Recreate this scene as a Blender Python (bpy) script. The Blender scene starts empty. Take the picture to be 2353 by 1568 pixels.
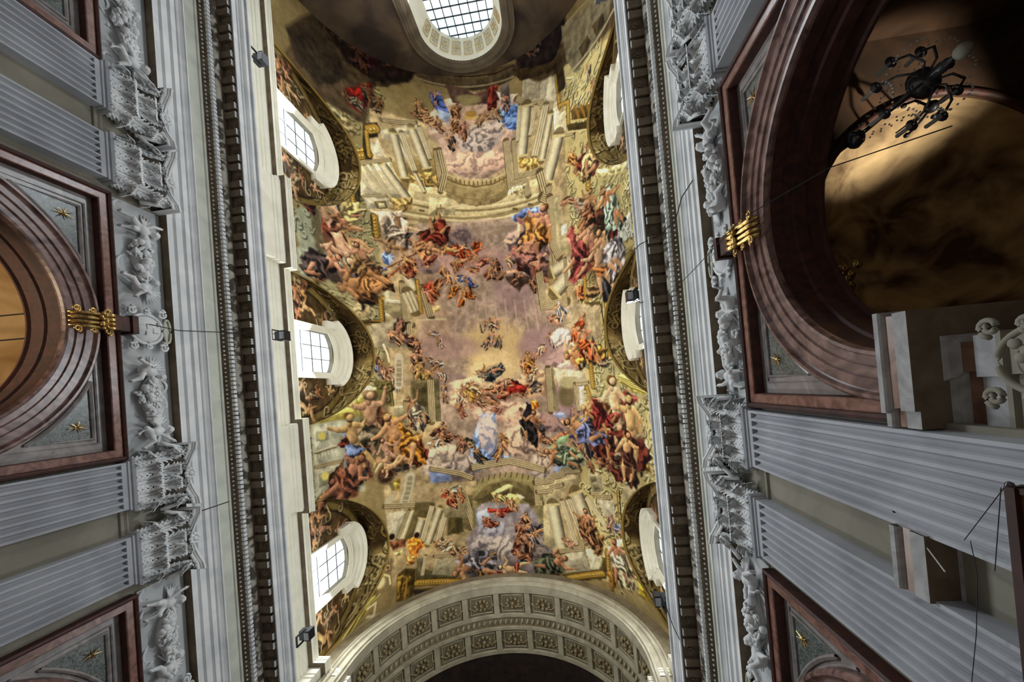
import bpy, bmesh, math, random
import numpy as np
from mathutils import Vector, Matrix
from mathutils.geometry import tessellate_polygon
PI = math.pi
SC = bpy.context.scene
COL = SC.collection
random.seed(7)
# light levels
LW_L, LW_R, LW_F, LW_WEST_FILL, LW_CROSS_FILL, LFL, L_CHL, L_CHR = 1050, 900, 600, 150, 70, 640, 620, 3000
PGAIN, PSAT, PTINT = .86, .92, (1.03, .995, .93)
# ------------------------------------------------------------------ camera
# world: X across the nave, Y along it towards the crossing, Z up; origin at the lens, floor at z = -1.6
def set_camera():
    F = 880.0
    z = Vector((98.5, 5.5, F)).normalized()
    y = Vector((.084, 1, 0)); y = (y - y.dot(z) * z).normalized()
    x = y.cross(z)
    right = Vector((x[0], y[0], z[0])); down = Vector((x[1], y[1], z[1])); fwd = Vector((x[2], y[2], z[2]))
    m = Matrix((right, -down, -fwd)).transposed().to_4x4()
    cd = bpy.data.cameras.new('camera'); co = bpy.data.objects.new('camera', cd); COL.objects.link(co)
    co.matrix_world = m
    cd.sensor_width = 36; cd.lens = F / 2353 * 36; cd.shift_y = 98.5 / 2353
    cd.clip_start = .05; cd.clip_end = 300
    SC.camera = co
set_camera()
# ------------------------------------------------------------------ world, exposure, large lights
vs = SC.view_settings
vs.view_transform = 'Standard'; vs.look = 'None'; vs.gamma = 1; vs.use_curve_mapping = False
vs.exposure = 0.0
w = bpy.data.worlds.new('world'); SC.world = w; w.use_nodes = True
bg = w.node_tree.nodes['Background']; bg.inputs[0].default_value = (.75, .85, 1, 1); bg.inputs[1].default_value = 1.0
def area(name, loc, aim, sx, sy, power, col, spread=PI):
    l = bpy.data.lights.new(name, 'AREA'); l.shape = 'RECTANGLE'; l.size = sx; l.size_y = sy
    l.energy = power; l.color = col; l.spread = spread
    o = bpy.data.objects.new(name, l); COL.objects.link(o); o.location = loc
    o.rotation_euler = (Vector(aim) - Vector(loc)).to_track_quat('-Z', 'Y').to_euler()
    o.visible_camera = False
    return o
def spot(name, loc, aim, power, col, ang=2.2, blend=.9, r=.2):
    l = bpy.data.lights.new(name, 'SPOT'); l.energy = power; l.color = col; l.spot_size = ang; l.spot_blend = blend; l.shadow_soft_size = r
    o = bpy.data.objects.new(name, l); COL.objects.link(o); o.location = loc
    o.rotation_euler = (Vector(aim) - Vector(loc)).to_track_quat('-Z', 'Y').to_euler()
    return o
XC = -3.73; XL = -11.73; XR = 4.27
BAYS = (-13.95, -2.8, 8.35)
DAY = (.86, .93, 1.0); WARM = (1.0, .87, .68)
# daylight entering the six clerestory windows and the great west window
for c in BAYS:
    area('window_daylight', (-11.75, c, 18.6), (-4, c, 12.5), 2.0, 2.8, LW_L, DAY)
    area('window_daylight', (4.3, c, 18.6), (-6, c, 11.5), 2.0, 2.8, LW_R, DAY)
area('west_window_daylight', (XC, -21.2, 20.6), (XC, 0, 6), 4.2, 5.5, LW_F, DAY)
# added fill lamps, low at the west end and beyond the arch
area('west_door_daylight', (XC, -20.5, 2.5), (XC, 0, 9), 7, 6, LW_WEST_FILL, (.8, .9, 1.0))
area('crossing_daylight', (XC, 17.5, 3), (XC, 0, 12), 9, 6, LW_CROSS_FILL, (.88, .94, 1.0))
# floor bounce
# floodlights standing on the cornice, washing the vault
FLOODS = [(-10.72, -14.16, 14.05), (-10.66, -2.9, 14.05), (-10.55, 8.95, 14.05), (3.06, -3.0, 14.05), (3.1, 7.88, 14.05), (2.9, -14.2, 14.05)]
for i, (x, y, z) in enumerate(FLOODS):
    s = 1 if x < XC else -1
    spot('floodlight_beam', (x + .18 * s, y, z + .35), (x + 7.5 * s, y, 25), LFL, WARM, 2.6, 1.0, .15)
# side chapels
CHX = {-1: XL - 4.03, 1: XR + 4.03}
spot('chapel_lamp', (CHX[-1] + 1.6, -2.8, 4.5), (CHX[-1] - .6, -2.2, 11), L_CHL, (1.0, .8, .54), 2.4, .6, .3)
spot('chapel_lamp', (CHX[1] + 1.0, -1.3, 6.0), (CHX[1] - .45, -5.2, 9.25), L_CHR, (1.0, .93, .78), .66, .9, .1)
# ------------------------------------------------------------------ materials
def rgb(r, g, b):
    f = lambda c: (c / 255 / 12.92) if c / 255 <= .04045 else ((c / 255 + .055) / 1.055) ** 2.4
    return (f(r), f(g), f(b), 1)
def mat(name, c1, c2=None, scale=3, rough=.7, bump=0, bscale=20, metal=0, kind='noise', detail=6, spec=.3, lo=.35, hi=.65):
    m = bpy.data.materials.new(name); m.use_nodes = True
    nt = m.node_tree; b = nt.nodes['Principled BSDF']
    b.inputs['Roughness'].default_value = rough; b.inputs['Metallic'].default_value = metal
    b.inputs['Specular IOR Level'].default_value = spec
    tc = nt.nodes.new('ShaderNodeTexCoord')
    geo = nt.nodes.new('ShaderNodeNewGeometry')
    if c2 is None: b.inputs['Base Color'].default_value = c1
    else:
        if kind == 'noise':
            t = nt.nodes.new('ShaderNodeTexNoise'); t.inputs['Scale'].default_value = scale; t.inputs['Detail'].default_value = detail
            t.inputs['Distortion'].default_value = .6; out = t.outputs['Fac']
        elif kind == 'marble':
            t = nt.nodes.new('ShaderNodeTexNoise'); t.inputs['Scale'].default_value = scale; t.inputs['Detail'].default_value = detail
            t.inputs['Distortion'].default_value = 2.5; out = t.outputs['Fac']
        elif kind == 'voro':
            t = nt.nodes.new('ShaderNodeTexVoronoi'); t.inputs['Scale'].default_value = scale; out = t.outputs['Distance']
        nt.links.new(geo.outputs['Position'], t.inputs['Vector'])
        r = nt.nodes.new('ShaderNodeValToRGB'); r.color_ramp.elements[0].position = lo; r.color_ramp.elements[1].position = hi
        r.color_ramp.elements[0].color = c1; r.color_ramp.elements[1].color = c2
        nt.links.new(out, r.inputs[0]); nt.links.new(r.outputs[0], b.inputs['Base Color'])
    if bump:
        n = nt.nodes.new('ShaderNodeTexNoise'); n.inputs['Scale'].default_value = bscale; n.inputs['Detail'].default_value = 5
        nt.links.new(geo.outputs['Position'], n.inputs['Vector'])
        bp = nt.nodes.new('ShaderNodeBump'); bp.inputs['Strength'].default_value = bump; bp.inputs['Distance'].default_value = .02
        nt.links.new(n.outputs['Fac'], bp.inputs['Height']); nt.links.new(bp.outputs[0], b.inputs['Normal'])
    return m
M = {}
M['white'] = mat('white_stucco', rgb(205, 208, 210), rgb(228, 230, 230), 1.2, .75, .15, 30)
M['pilaster'] = mat('pilaster_stucco', rgb(150, 153, 159), rgb(174, 177, 183), .8, .7, .15, 25)
M['frieze'] = mat('frieze_plaster', rgb(186, 188, 176), rgb(205, 206, 192), 1.5, .85, .1, 12)
M['cream'] = mat('cream_plaster', rgb(222, 218, 198), rgb(236, 232, 214), 1.0, .8, .1, 20)
M['wall'] = mat('wall_plaster', rgb(124, 121, 108), rgb(144, 140, 126), .8, .9, .1, 15)
M['tan'] = mat('tan_soffit', rgb(98, 85, 69), rgb(122, 108, 90), 2, .9, .2, 20)  # paler stucco in itself; the soffits' shade is put into this darker tan
M['mottled'] = mat('mottled_ovolo', rgb(96, 88, 78), rgb(206, 202, 190), 3.2, .8, .1, 20, lo=.45, hi=.55, detail=2)
M['relief_bg'] = mat('relief_ground', rgb(176, 180, 182), rgb(190, 193, 194), 1, .85)
M['red'] = mat('red_marble', rgb(76, 50, 44), rgb(140, 110, 102), 1.6, .3, 0, kind='marble', spec=.5)
M['pink'] = mat('pink_marble', rgb(96, 60, 50), rgb(138, 100, 88), 2.2, .28, 0, kind='marble', spec=.5)
M['darkred'] = mat('dark_red_marble', rgb(46, 22, 14), rgb(74, 36, 26), 2, .65, 0, kind='marble', spec=.5)
M['grey_marble'] = mat('grey_marble', rgb(116, 110, 108), rgb(150, 144, 142), 1.5, .3, 0, kind='marble', spec=.5)
M['green_marble'] = mat('green_marble', rgb(38, 46, 46), rgb(112, 120, 116), 9, .3, 0, kind='marble', spec=.5)
M['gold'] = mat('gilded_bronze', rgb(150, 112, 54), rgb(226, 196, 130), 8, .3, .3, 25, metal=1)
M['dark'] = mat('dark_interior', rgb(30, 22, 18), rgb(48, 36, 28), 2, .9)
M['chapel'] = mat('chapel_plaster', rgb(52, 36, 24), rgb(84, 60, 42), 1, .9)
M['black'] = mat('black_metal', rgb(22, 22, 24), rough=.45)
M['cable'] = mat('dark_cable', rgb(40, 38, 38), rough=.7)
M['iron'] = mat('window_lead', rgb(52, 60, 66), rough=.7)
M['lensglass'] = mat('flood_lens', rgb(150, 150, 150), rough=.2)
M['wood'] = mat('brown_wood', rgb(92, 58, 34), rgb(120, 80, 50), 3, .6)
M['wood_dark'] = mat('dark_wood', rgb(44, 20, 14), rgb(60, 30, 20), 3, .6)
M['floor'] = mat('floor_marble', rgb(150, 140, 128), rgb(190, 180, 168), .6, .4)
M['crystal'] = mat('smoky_crystal', rgb(60, 60, 64), rough=.1, spec=.9)
M['candle'] = mat('candle_sleeve', rgb(190, 190, 185), rough=.6)
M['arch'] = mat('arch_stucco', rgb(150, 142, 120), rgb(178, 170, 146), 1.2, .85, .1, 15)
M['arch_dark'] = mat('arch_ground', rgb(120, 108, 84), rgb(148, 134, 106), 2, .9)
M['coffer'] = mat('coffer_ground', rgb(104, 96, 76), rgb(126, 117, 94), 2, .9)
M['ornament'] = mat('painted_ornament', rgb(84, 68, 42), rgb(190, 172, 134), 1.9, .9, kind='noise', lo=.42, hi=.6, detail=4)
M['web'] = mat('painted_web', rgb(44, 34, 20), rgb(98, 82, 48), .9, .9, detail=8)
M['west'] = mat('smoky_painted_wall', rgb(44, 34, 28), rgb(88, 72, 54), .5, .9, detail=9)  # low-contrast dark brown noise over the whole west wall
M['surround'] = mat('west_window_surround', rgb(78, 68, 54), rgb(104, 92, 74), .8, .9)
M['brown_marble'] = mat('brown_marble', rgb(110, 80, 64), rgb(150, 118, 100), 1.4, .35, kind='marble')
M['coffer_ros'] = mat('coffer_rosette', rgb(118, 104, 74), rgb(156, 140, 104), 6, .8)
M['leadgold'] = mat('ochre_rosette', rgb(190, 160, 100), rgb(225, 200, 150), 6, .7)
def pane_mat(name, col, st):
    m = bpy.data.materials.new(name); m.use_nodes = True
    b = m.node_tree.nodes['Principled BSDF']
    b.inputs['Base Color'].default_value = (.7, .8, .85, 1); b.inputs['Roughness'].default_value = .1
    b.inputs['Emission Color'].default_value = col; b.inputs['Emission Strength'].default_value = st
    return m
M['pane'] = pane_mat('daylit_glass', (.93, .98, 1, 1), 1.15)
M['pane_blue'] = pane_mat('daylit_blue_glass', (.74, .92, 1, 1), 1.0)
# ------------------------------------------------------------------ mesh helpers
class MB:
    def __init__(s): s.v = []; s.f = []
    def add(s, vs, fs):
        n = len(s.v); s.v += [tuple(v) for v in vs]; s.f += [tuple(i + n for i in f) for f in fs]; return s
    def box(s, a, b):
        x0, y0, z0 = a; x1, y1, z1 = b
        return s.add([(x0,y0,z0),(x1,y0,z0),(x1,y1,z0),(x0,y1,z0),(x0,y0,z1),(x1,y0,z1),(x1,y1,z1),(x0,y1,z1)],
                     [(0,3,2,1),(4,5,6,7),(0,1,5,4),(1,2,6,5),(2,3,7,6),(3,0,4,7)])
    def grid(s, P, closed_u=False, closed_v=False):
        nu, nv = len(P), len(P[0]); n = len(s.v)
        for r in P: s.v += [tuple(p) for p in r]
        for i in range(nu if closed_u else nu - 1):
            for j in range(nv if closed_v else nv - 1):
                a, b = i, (i + 1) % nu; c, d = j, (j + 1) % nv
                s.f.append((n + a*nv + c, n + b*nv + c, n + b*nv + d, n + a*nv + d))
        return s
    def tube(s, pts, r, n=8, cap=True):
        pts = [Vector(p) for p in pts]; R = r if isinstance(r, (list, tuple)) else [r] * len(pts)
        rows = []; up = None
        for i, p in enumerate(pts):
            t = (pts[min(i + 1, len(pts) - 1)] - pts[max(i - 1, 0)]).normalized()
            if up is None: up = Vector((0, 0, 1)) if abs(t.z) < .9 else Vector((1, 0, 0))
            a = t.cross(up).normalized(); b = t.cross(a).normalized(); up = -b if False else up
            rows.append([p + R[i] * (a * math.cos(2*PI*k/n) + b * math.sin(2*PI*k/n)) for k in range(n)])
        n0 = len(s.v); s.grid(rows, closed_v=True)
        if cap:
            s.f.append(tuple(n0 + k for k in range(n))); s.f.append(tuple(n0 + (len(rows)-1)*n + k for k in range(n)))
        return s
    def ball(s, c, r, n=8, m=6, sc=(1,1,1)):
        rows = [[(c[0] + r*sc[0]*math.sin(PI*i/m)*math.cos(2*PI*j/n), c[1] + r*sc[1]*math.sin(PI*i/m)*math.sin(2*PI*j/n), c[2] + r*sc[2]*math.cos(PI*i/m)) for j in range(n)] for i in range(m + 1)]
        return s.grid(rows, closed_v=True)
    def poly(s, outer, holes, fn, depth=None):
        """flat plate with holes: loops of (u, v); fn(u, v, w) -> xyz; depth extrudes it"""
        loops = [[Vector((u, v, 0)) for u, v in l] for l in [outer] + list(holes)]
        tris = tessellate_polygon(loops); flat = [p for l in loops for p in l]
        s.add([fn(p.x, p.y, 0) for p in flat], tris)
        if depth:
            s.add([fn(p.x, p.y, depth) for p in flat], tris)
            for l in loops:
                s.grid([[fn(p.x, p.y, w) for p in l] for w in (0, depth)], closed_v=True)
        return s
    def mesh(s, name, smooth=False):
        me = bpy.data.meshes.new(name); me.from_pydata(s.v, [], s.f)
        bm = bmesh.new(); bm.from_mesh(me); bmesh.ops.remove_doubles(bm, verts=bm.verts, dist=1e-5)
        bmesh.ops.recalc_face_normals(bm, faces=bm.faces); bm.to_mesh(me); bm.free()
        if smooth: me.polygons.foreach_set('use_smooth', [True] * len(me.polygons))
        return me
def link(name, me, m=None, parent=None, loc=None, rot=None, scale=None):
    o = bpy.data.objects.new(name, me); COL.objects.link(o)
    if m is not None and not me.materials: me.materials.append(m)
    if parent is not None: o.parent = parent
    if loc is not None: o.location = loc
    if rot is not None: o.rotation_euler = rot
    if scale is not None: o.scale = scale if isinstance(scale, (tuple, list)) else (scale,)*3
    return o
def obj(name, mb, m, parent=None, smooth=False, **k):
    return link(name, mb.mesh(name, smooth), m, parent, **k)
def tag(o, label, cat, group=None):
    o['label'] = label; o['category'] = cat
    if group: o['group'] = group
    return o
def empty(name, loc=(0,0,0), rot=(0,0,0)):
    o = bpy.data.objects.new(name, None); COL.objects.link(o); o.location = loc; o.rotation_euler = rot; return o
def struct(name, mb, m, label=None, smooth=False):
    o = obj(name, mb, m, smooth=smooth); o['kind'] = 'structure'
    if label: o['label'] = label
    return o
def copy_tree(o, parent=None):
    c = o.copy(); COL.objects.link(c); c.parent = parent
    for ch in o.children: copy_tree(ch, c)
    return c
def mitre(path, closed=False):
    """left-hand mitred normals of a 2D polyline"""
    n = len(path); N = []
    for i in range(n):
        def d(a, b):
            x, y = path[b][0]-path[a][0], path[b][1]-path[a][1]; l = math.hypot(x, y) or 1; return (x/l, y/l)
        if closed: e0 = d((i-1) % n, i); e1 = d(i, (i+1) % n)
        else:
            e1 = d(i, i+1) if i < n-1 else None; e0 = d(i-1, i) if i else None
            e0 = e0 or e1; e1 = e1 or e0
        n0 = (-e0[1], e0[0]); n1 = (-e1[1], e1[0]); k = 1 + n0[0]*n1[0] + n0[1]*n1[1]
        k = max(k, .3); N.append(((n0[0]+n1[0])/k, (n0[1]+n1[1])/k))
    return N
def sweep(mb, path, prof, fn, closed=False, closed_prof=False):
    """prof points (off, h); fn(u, v, h)->xyz; off runs along the mitred left normal"""
    N = mitre(path, closed)
    rows = [[fn(p[0] + n[0]*o, p[1] + n[1]*o, h) for o, h in prof] for p, n in zip(path, N)]
    return mb.grid(rows, closed_u=closed, closed_v=closed_prof)
def arc(cx, cz, r, a0=0, a1=PI, n=48):
    return [(cx + r*math.cos(a0 + (a1-a0)*i/n), cz + r*math.sin(a0 + (a1-a0)*i/n)) for i in range(n+1)]
SIDES = (-1, 1)                      # -1 left wall, +1 right wall
SN = {-1: 'left', 1: 'right'}
DY = {-1: .12, 1: -.1}
def SX(s, p): return XL + p if s < 0 else XR - p
def wallfn(s, p0=0.0):
    return lambda u, v, h: (SX(s, p0 + h), u, v)
Y0, Y1 = -21.5, 20.0
PAIR = (-19.66, -8.51, 2.64, 13.79)
# ------------------------------------------------------------------ floor, outer shell
struct('floor', MB().box((-22, -24, -1.9), (16, 24, -1.6)), M['floor'], 'pale polished stone floor of the nave')
def strip(mb, s, prof, y0=Y0, y1=Y1):
    return mb.grid([[(SX(s, p), y, z) for p, z in prof] for y in (y0, y1)])
def loop_arch(c, r, z, zb, n=40): return [(c + r, zb)] + arc(c, z, r, 0, PI, n) + [(c - r, zb)]
WP = {-1: -.4, 1: -.1}      # plane of the window walls
def build_wall(s):
    # lower wall with three arched openings, then the band behind frieze and attic
    mb = MB(); dy = DY[s]
    fn = lambda u, v, h: (SX(s, -.3 + h), u, v)
    holes = [[(c + dy - 3.72, -1.55), (c + dy + 3.72, -1.55), (c + dy + 3.72, 9.32), (c + dy - 3.72, 9.32)] for c in BAYS]
    mb.poly([(Y0, -1.6), (Y1, -1.6), (Y1, 13.6), (Y0, 13.6)], holes, fn, -.25)
    # tympanum wall behind the windows
    holes = [window_loop(c, 0) for c in BAYS]
    mb.poly([(Y0, 13.6), (12.6, 13.6), (12.6, 22.8), (Y0, 22.8)], holes, lambda u, v, h: (SX(s, WP[s] + h), u, v), -.3)
    wl = struct('wall_' + SN[s], mb, M['wall'], 'grey plastered %s nave wall behind the pilasters' % SN[s])
    return wl
WHW, WZ0, WZS, WZT = 1.05, 16.95, 19.75, 20.15
def window_loop(c, g):
    h = WHW + g; pts = [(c - h, WZ0 - g), (c + h, WZ0 - g), (c + h, WZS)]
    n = 10
    for i in range(1, n):
        t = i / n; pts.append((c + h - 2*h*t, WZS + (WZT + g - WZS) * math.sin(PI*t)**.8))
    pts.append((c - h, WZS)); return pts
WALLS = {s: build_wall(s) for s in SIDES}
# ------------------------------------------------------------------ entablature of each side wall
ENT_SOF = [(-.3, 10.8), (0, 10.8)]
ENT_LOW = [(0, 10.8), (0, 10.98), (-.03, 10.99), (.02, 11.03), (.045, 11.05), (.045, 11.09), (.02, 11.1), (.02, 11.27), (-.01, 11.28), (.04, 11.32), (.07, 11.34), (.07, 11.38), (.045, 11.39), (.045, 11.52), (.02, 11.53), (.07, 11.56), (.09, 11.6), (.07, 11.63), (.13, 11.7), (.17, 11.72), (.17, 11.76), (.02, 11.78)]
FRZ = [(.02, 11.78), (.02, 12.28)]
BED = [(.02, 12.28), (.06, 12.3), (.08, 12.34), (.08, 12.36)]
DGR = [(.08, 12.36), (.08, 12.4), (.14, 12.44), (.16, 12.47), (.26, 12.48), (.26, 12.62)]
OVO = [(.26, 12.62), (.3, 12.62), (.3, 12.65), (.33, 12.66), (.36, 12.68), (.4, 12.72), (.42, 12.77), (.42, 12.82), (.4, 12.86)]
OVD = [(.4, 12.86), (.4, 13.02)]
SOFX = 0
SOF = [(.41, 13.02), (.90, 13.02)]
COR = [(.90, 13.02), (.90, 12.98), (.94, 12.98), (.94, 13.16), (.92, 13.17), (.96, 13.2), (.975, 13.23), (.96, 13.26), (.945, 13.27), (.99, 13.3), (1.04, 13.36), (1.05, 13.42), (1.05, 13.46), (1.03, 13.47), (1.03, 13.5), (1.1, 13.51), (1.12, 13.53), (1.12, 13.6), (-.3, 13.62)]
for k, s in enumerate(SIDES):
    e = empty('trim_%d' % (k + 1)); e['kind'] = 'structure'
    e['label'] = 'long pale %s-hand entablature with dentils, brown coffered soffit and bright cornice' % SN[s]
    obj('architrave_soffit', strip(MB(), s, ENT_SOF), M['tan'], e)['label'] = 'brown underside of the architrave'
    obj('architrave', strip(MB(), s, ENT_LOW), M['white'], e)
    obj('frieze', strip(MB(), s, FRZ), M['frieze'], e)
    obj('bed_moulding', strip(MB(), s, BED), M['frieze'], e)['label'] = 'grey bed moulding under the cornice'
    obj('dentil_ground', strip(MB(), s, DGR), M['tan'], e)  # dark tan draws the shade between the dentils
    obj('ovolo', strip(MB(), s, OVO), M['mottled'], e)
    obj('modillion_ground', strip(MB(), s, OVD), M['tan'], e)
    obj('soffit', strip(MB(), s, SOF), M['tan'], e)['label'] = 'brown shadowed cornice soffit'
    obj('cornice', strip(MB(), s, COR), M['white'], e)
    # dentils
    me = MB().box((-.05, -.052, -.075), (.06, .052, .06)).mesh('dentil'); me.materials.append(M['white'])
    y = -16.4; d = .155
    bme = MB().ball((0, 0, 0), .04, 6, 4, (.8, .9, 1)).mesh('bead', True); bme.materials.append(M['white'])
    while y < 11.2:
        o = bpy.data.objects.new('dentil', me); COL.objects.link(o); o.parent = e; o.location = (SX(s, .305), y, 12.56)
        o = bpy.data.objects.new('bead', bme); COL.objects.link(o); o.parent = e; o.location = (SX(s, .15), y + .07, 12.43); y += d
    # paired modillions with a rosette coffer between pairs
    mb = MB()
    prof = [(-.24, 0), (-.24, -.13), (-.2, -.15), (-.12, -.12), (.14, -.12), (.2, -.15), (.25, -.12), (.25, 0)]
    mb.grid([[(p if s < 0 else -p, yy, z) for p, z in prof] for yy in (-.115, .115)])
    for yy in (-.115, .115): mb.add([(p if s < 0 else -p, yy, z) for p, z in prof], [tuple(range(len(prof)))])
    mod = mb.mesh('modillion'); mod.materials.append(M['tan'])
    mb = MB()
    for yy in (-.075, 0, .075):
        for z in (-.115, -.045):
            q = .255 if s < 0 else -.255
            mb.box((q - .012, yy - .028, z - .026), (q + .012, yy + .028, z + .026))
    scr = mb.mesh('scroll_front'); scr.materials.append(M['white'])
    mb = MB()
    for i in range(8):
        a = 2*PI*i/8; mb.ball((.085*math.cos(a), .085*math.sin(a), -.03), .042, 6, 4, (1, 1, .6))
    mb.ball((0, 0, -.04), .045, 8, 5); n = 24
    mb.tube([(.17*math.cos(2*PI*i/n), .17*math.sin(2*PI*i/n), -.012) for i in range(n + 1)], .014, 6, False)
    ros = mb.mesh('rosette', True); ros.materials.append(M['tan'])
    y = -16.1
    while y < 11:
        for dy_ in (-.17, .17):
            o = bpy.data.objects.new('modillion', mod); COL.objects.link(o); o.parent = e; o.location = (SX(s, .585), y + dy_, 13.02)
            p = bpy.data.objects.new('scroll_front', scr); COL.objects.link(p); p.parent = o
        o = bpy.data.objects.new('rosette', ros); COL.objects.link(o); o.parent = e; o.location = (SX(s, .64), y + .49, 13.02)
        y += .98
# ------------------------------------------------------------------ attic plinth and stepped ledge carrying the vault
def ledge_path(s):
    """plan line (u = Y, v = projection) of attic face, breaking forward over each pilaster pair"""
    pts = [(Y0, -.27)]
    for c in PAIR[1:3]:
        a, b = c - 1.86 , c + 1.9
        pts += [(a, -.27), (a, .09), (b, .09), (b, -.27)]
    pts += [(11.7, -.27), (11.7, .3), (12.25, .3), (12.25, .86), (12.6, .86), (12.6, 1.2), (15.9, 1.2)]
    return pts
def build_ledge(s, n):
    P = ledge_path(s)
    if s > 0: fn = lambda u, v, h: (XR - v, u, h)
    else: fn = lambda u, v, h: (XL + v, u, h)
    e = empty('trim_%d' % n); e['kind'] = 'structure'
    e['label'] = 'cream attic plinth and stepped ledge under the %s side of the vault' % SN[s]
    att = [(-.15, 13.6), (.03, 13.6), (.03, 15.1), (-.02, 15.1), (-.02, 15.55), (.02, 15.58), (.02, 15.72), (.06, 15.75), (.08, 15.9), (.08, 15.97), (.03, 15.99), (.03, 16.12)]
    obj('attic_plinth', sweep(MB(), P, att, fn), M['cream'], e)
    sof = [(.03, 16.12), (.24, 16.12)]
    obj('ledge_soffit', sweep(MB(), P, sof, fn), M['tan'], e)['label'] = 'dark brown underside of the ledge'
    led = [(.24, 16.12), (.24, 16.22), (.22, 16.23), (.22, 16.32), (.25, 16.34), (.25, 16.4), (.23, 16.41), (.27, 16.46), (.27, 16.52), (-.9, 16.56)]
    obj('ledge', sweep(MB(), P, led, fn), M['cream'], e)
for k, s in enumerate(SIDES): build_ledge(s, k + 3)
# ------------------------------------------------------------------ clerestory windows with moulded frames and curved hoods
def build_window(s, c, n):
    e = empty('window_%d' % n); e['kind'] = 'structure'
    side = SN[s]; which = {0: 'nearest the west wall', 1: 'in the middle bay', 2: 'nearest the coffered arch'}[BAYS.index(c)]
    e['label'] = '%s-hand clerestory window %s, white frame and curved hood' % (side, which)
    fn = wallfn(s, WP[s])
    fr = [(-.02, -.3), (-.02, .02), (-.06, .06), (-.14, .06), (-.17, .1), (-.26, .1), (-.28, .14), (-.34, .14), (-.34, 0)]
    obj('frame', sweep(MB(), window_loop(c, 0), fr, fn, closed=True), M['cream'], e)
    # hood: segmental moulded cap on a broken curve
    hw = 1.78; zs = 20.05; zt = 21.35
    R = (hw*hw + (zt-zs)**2) / (2*(zt-zs)); cz = zt - R; a = math.asin(hw / R)
    path = arc(c, cz, R, PI/2 + a, PI/2 - a, 24)
    path = [(c - hw - .12, zs - .75), (c - hw - .12, zs)] + path[0:] + [(c + hw + .12, zs), (c + hw + .12, zs - .75)]
    pr = [(-.75, 0), (-.75, .1), (-.55, .12), (-.5, .2), (-.3, .22), (-.25, .34), (-.1, .36), (-.04, .46), (0, .5), (.05, .5), (.05, 0)]
    core = arc(c, cz, R, PI/2 + a, PI/2 - a, 24)
    hd = MB(); sweep(hd, core, pr, fn); N = mitre(core)
    for i in (0, -1):
        hd.add([fn(core[i][0] + N[i][0]*o, core[i][1] + N[i][1]*o, h) for o, h in pr], [tuple(range(len(pr)))])
    obj('hood', hd, M['cream'], e)
    cb = MB()
    for sg in (-1, 1):
        u0 = c + sg*(hw - .05); u1 = c + sg*(hw - .42)
        cb.box(*[tuple(map(f, fn(u0, 19.3, 0), fn(u1, 20.3, .3))) for f in (min, max)])
    obj('hood_bracket', cb, M['cream'], e)
    # glazing: leaded grid with single panes
    xg = WP[s] - .22
    cols = [c - WHW + 2*WHW*i/3 for i in range(4)]; rows = [WZ0 + (WZT - WZ0)*i/4 for i in range(5)]
    bars = MB()
    b = .014
    for u in cols[1:3]: bars.box(*[tuple(map(f, (SX(s, xg+.03), u - b, WZ0), (SX(s, xg-.0), u + b, WZT))) for f in (min, max)])
    for v in rows[1:4]: bars.box(*[tuple(map(f, (SX(s, xg+.03), c - WHW, v - b), (SX(s, xg-.0), c + WHW, v + b))) for f in (min, max)])
    obj('glazing_bars', bars, M['iron'], e)
    pm = MB().poly([(cols[0], rows[0]), (cols[1], rows[0]), (cols[1], rows[1]), (cols[0], rows[1])], [], lambda u, v, h: (h, u - cols[0], v - rows[0]), .01).mesh('pane'); pm.materials.append(M['pane'])
    for i in range(3):
        for j in range(4):
            o = link('pane', pm, None, e, (SX(s, xg - .01), cols[i], rows[j]))
n = 1
for s in SIDES:
    for c in BAYS: build_window(s, c, n); n += 1
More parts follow.
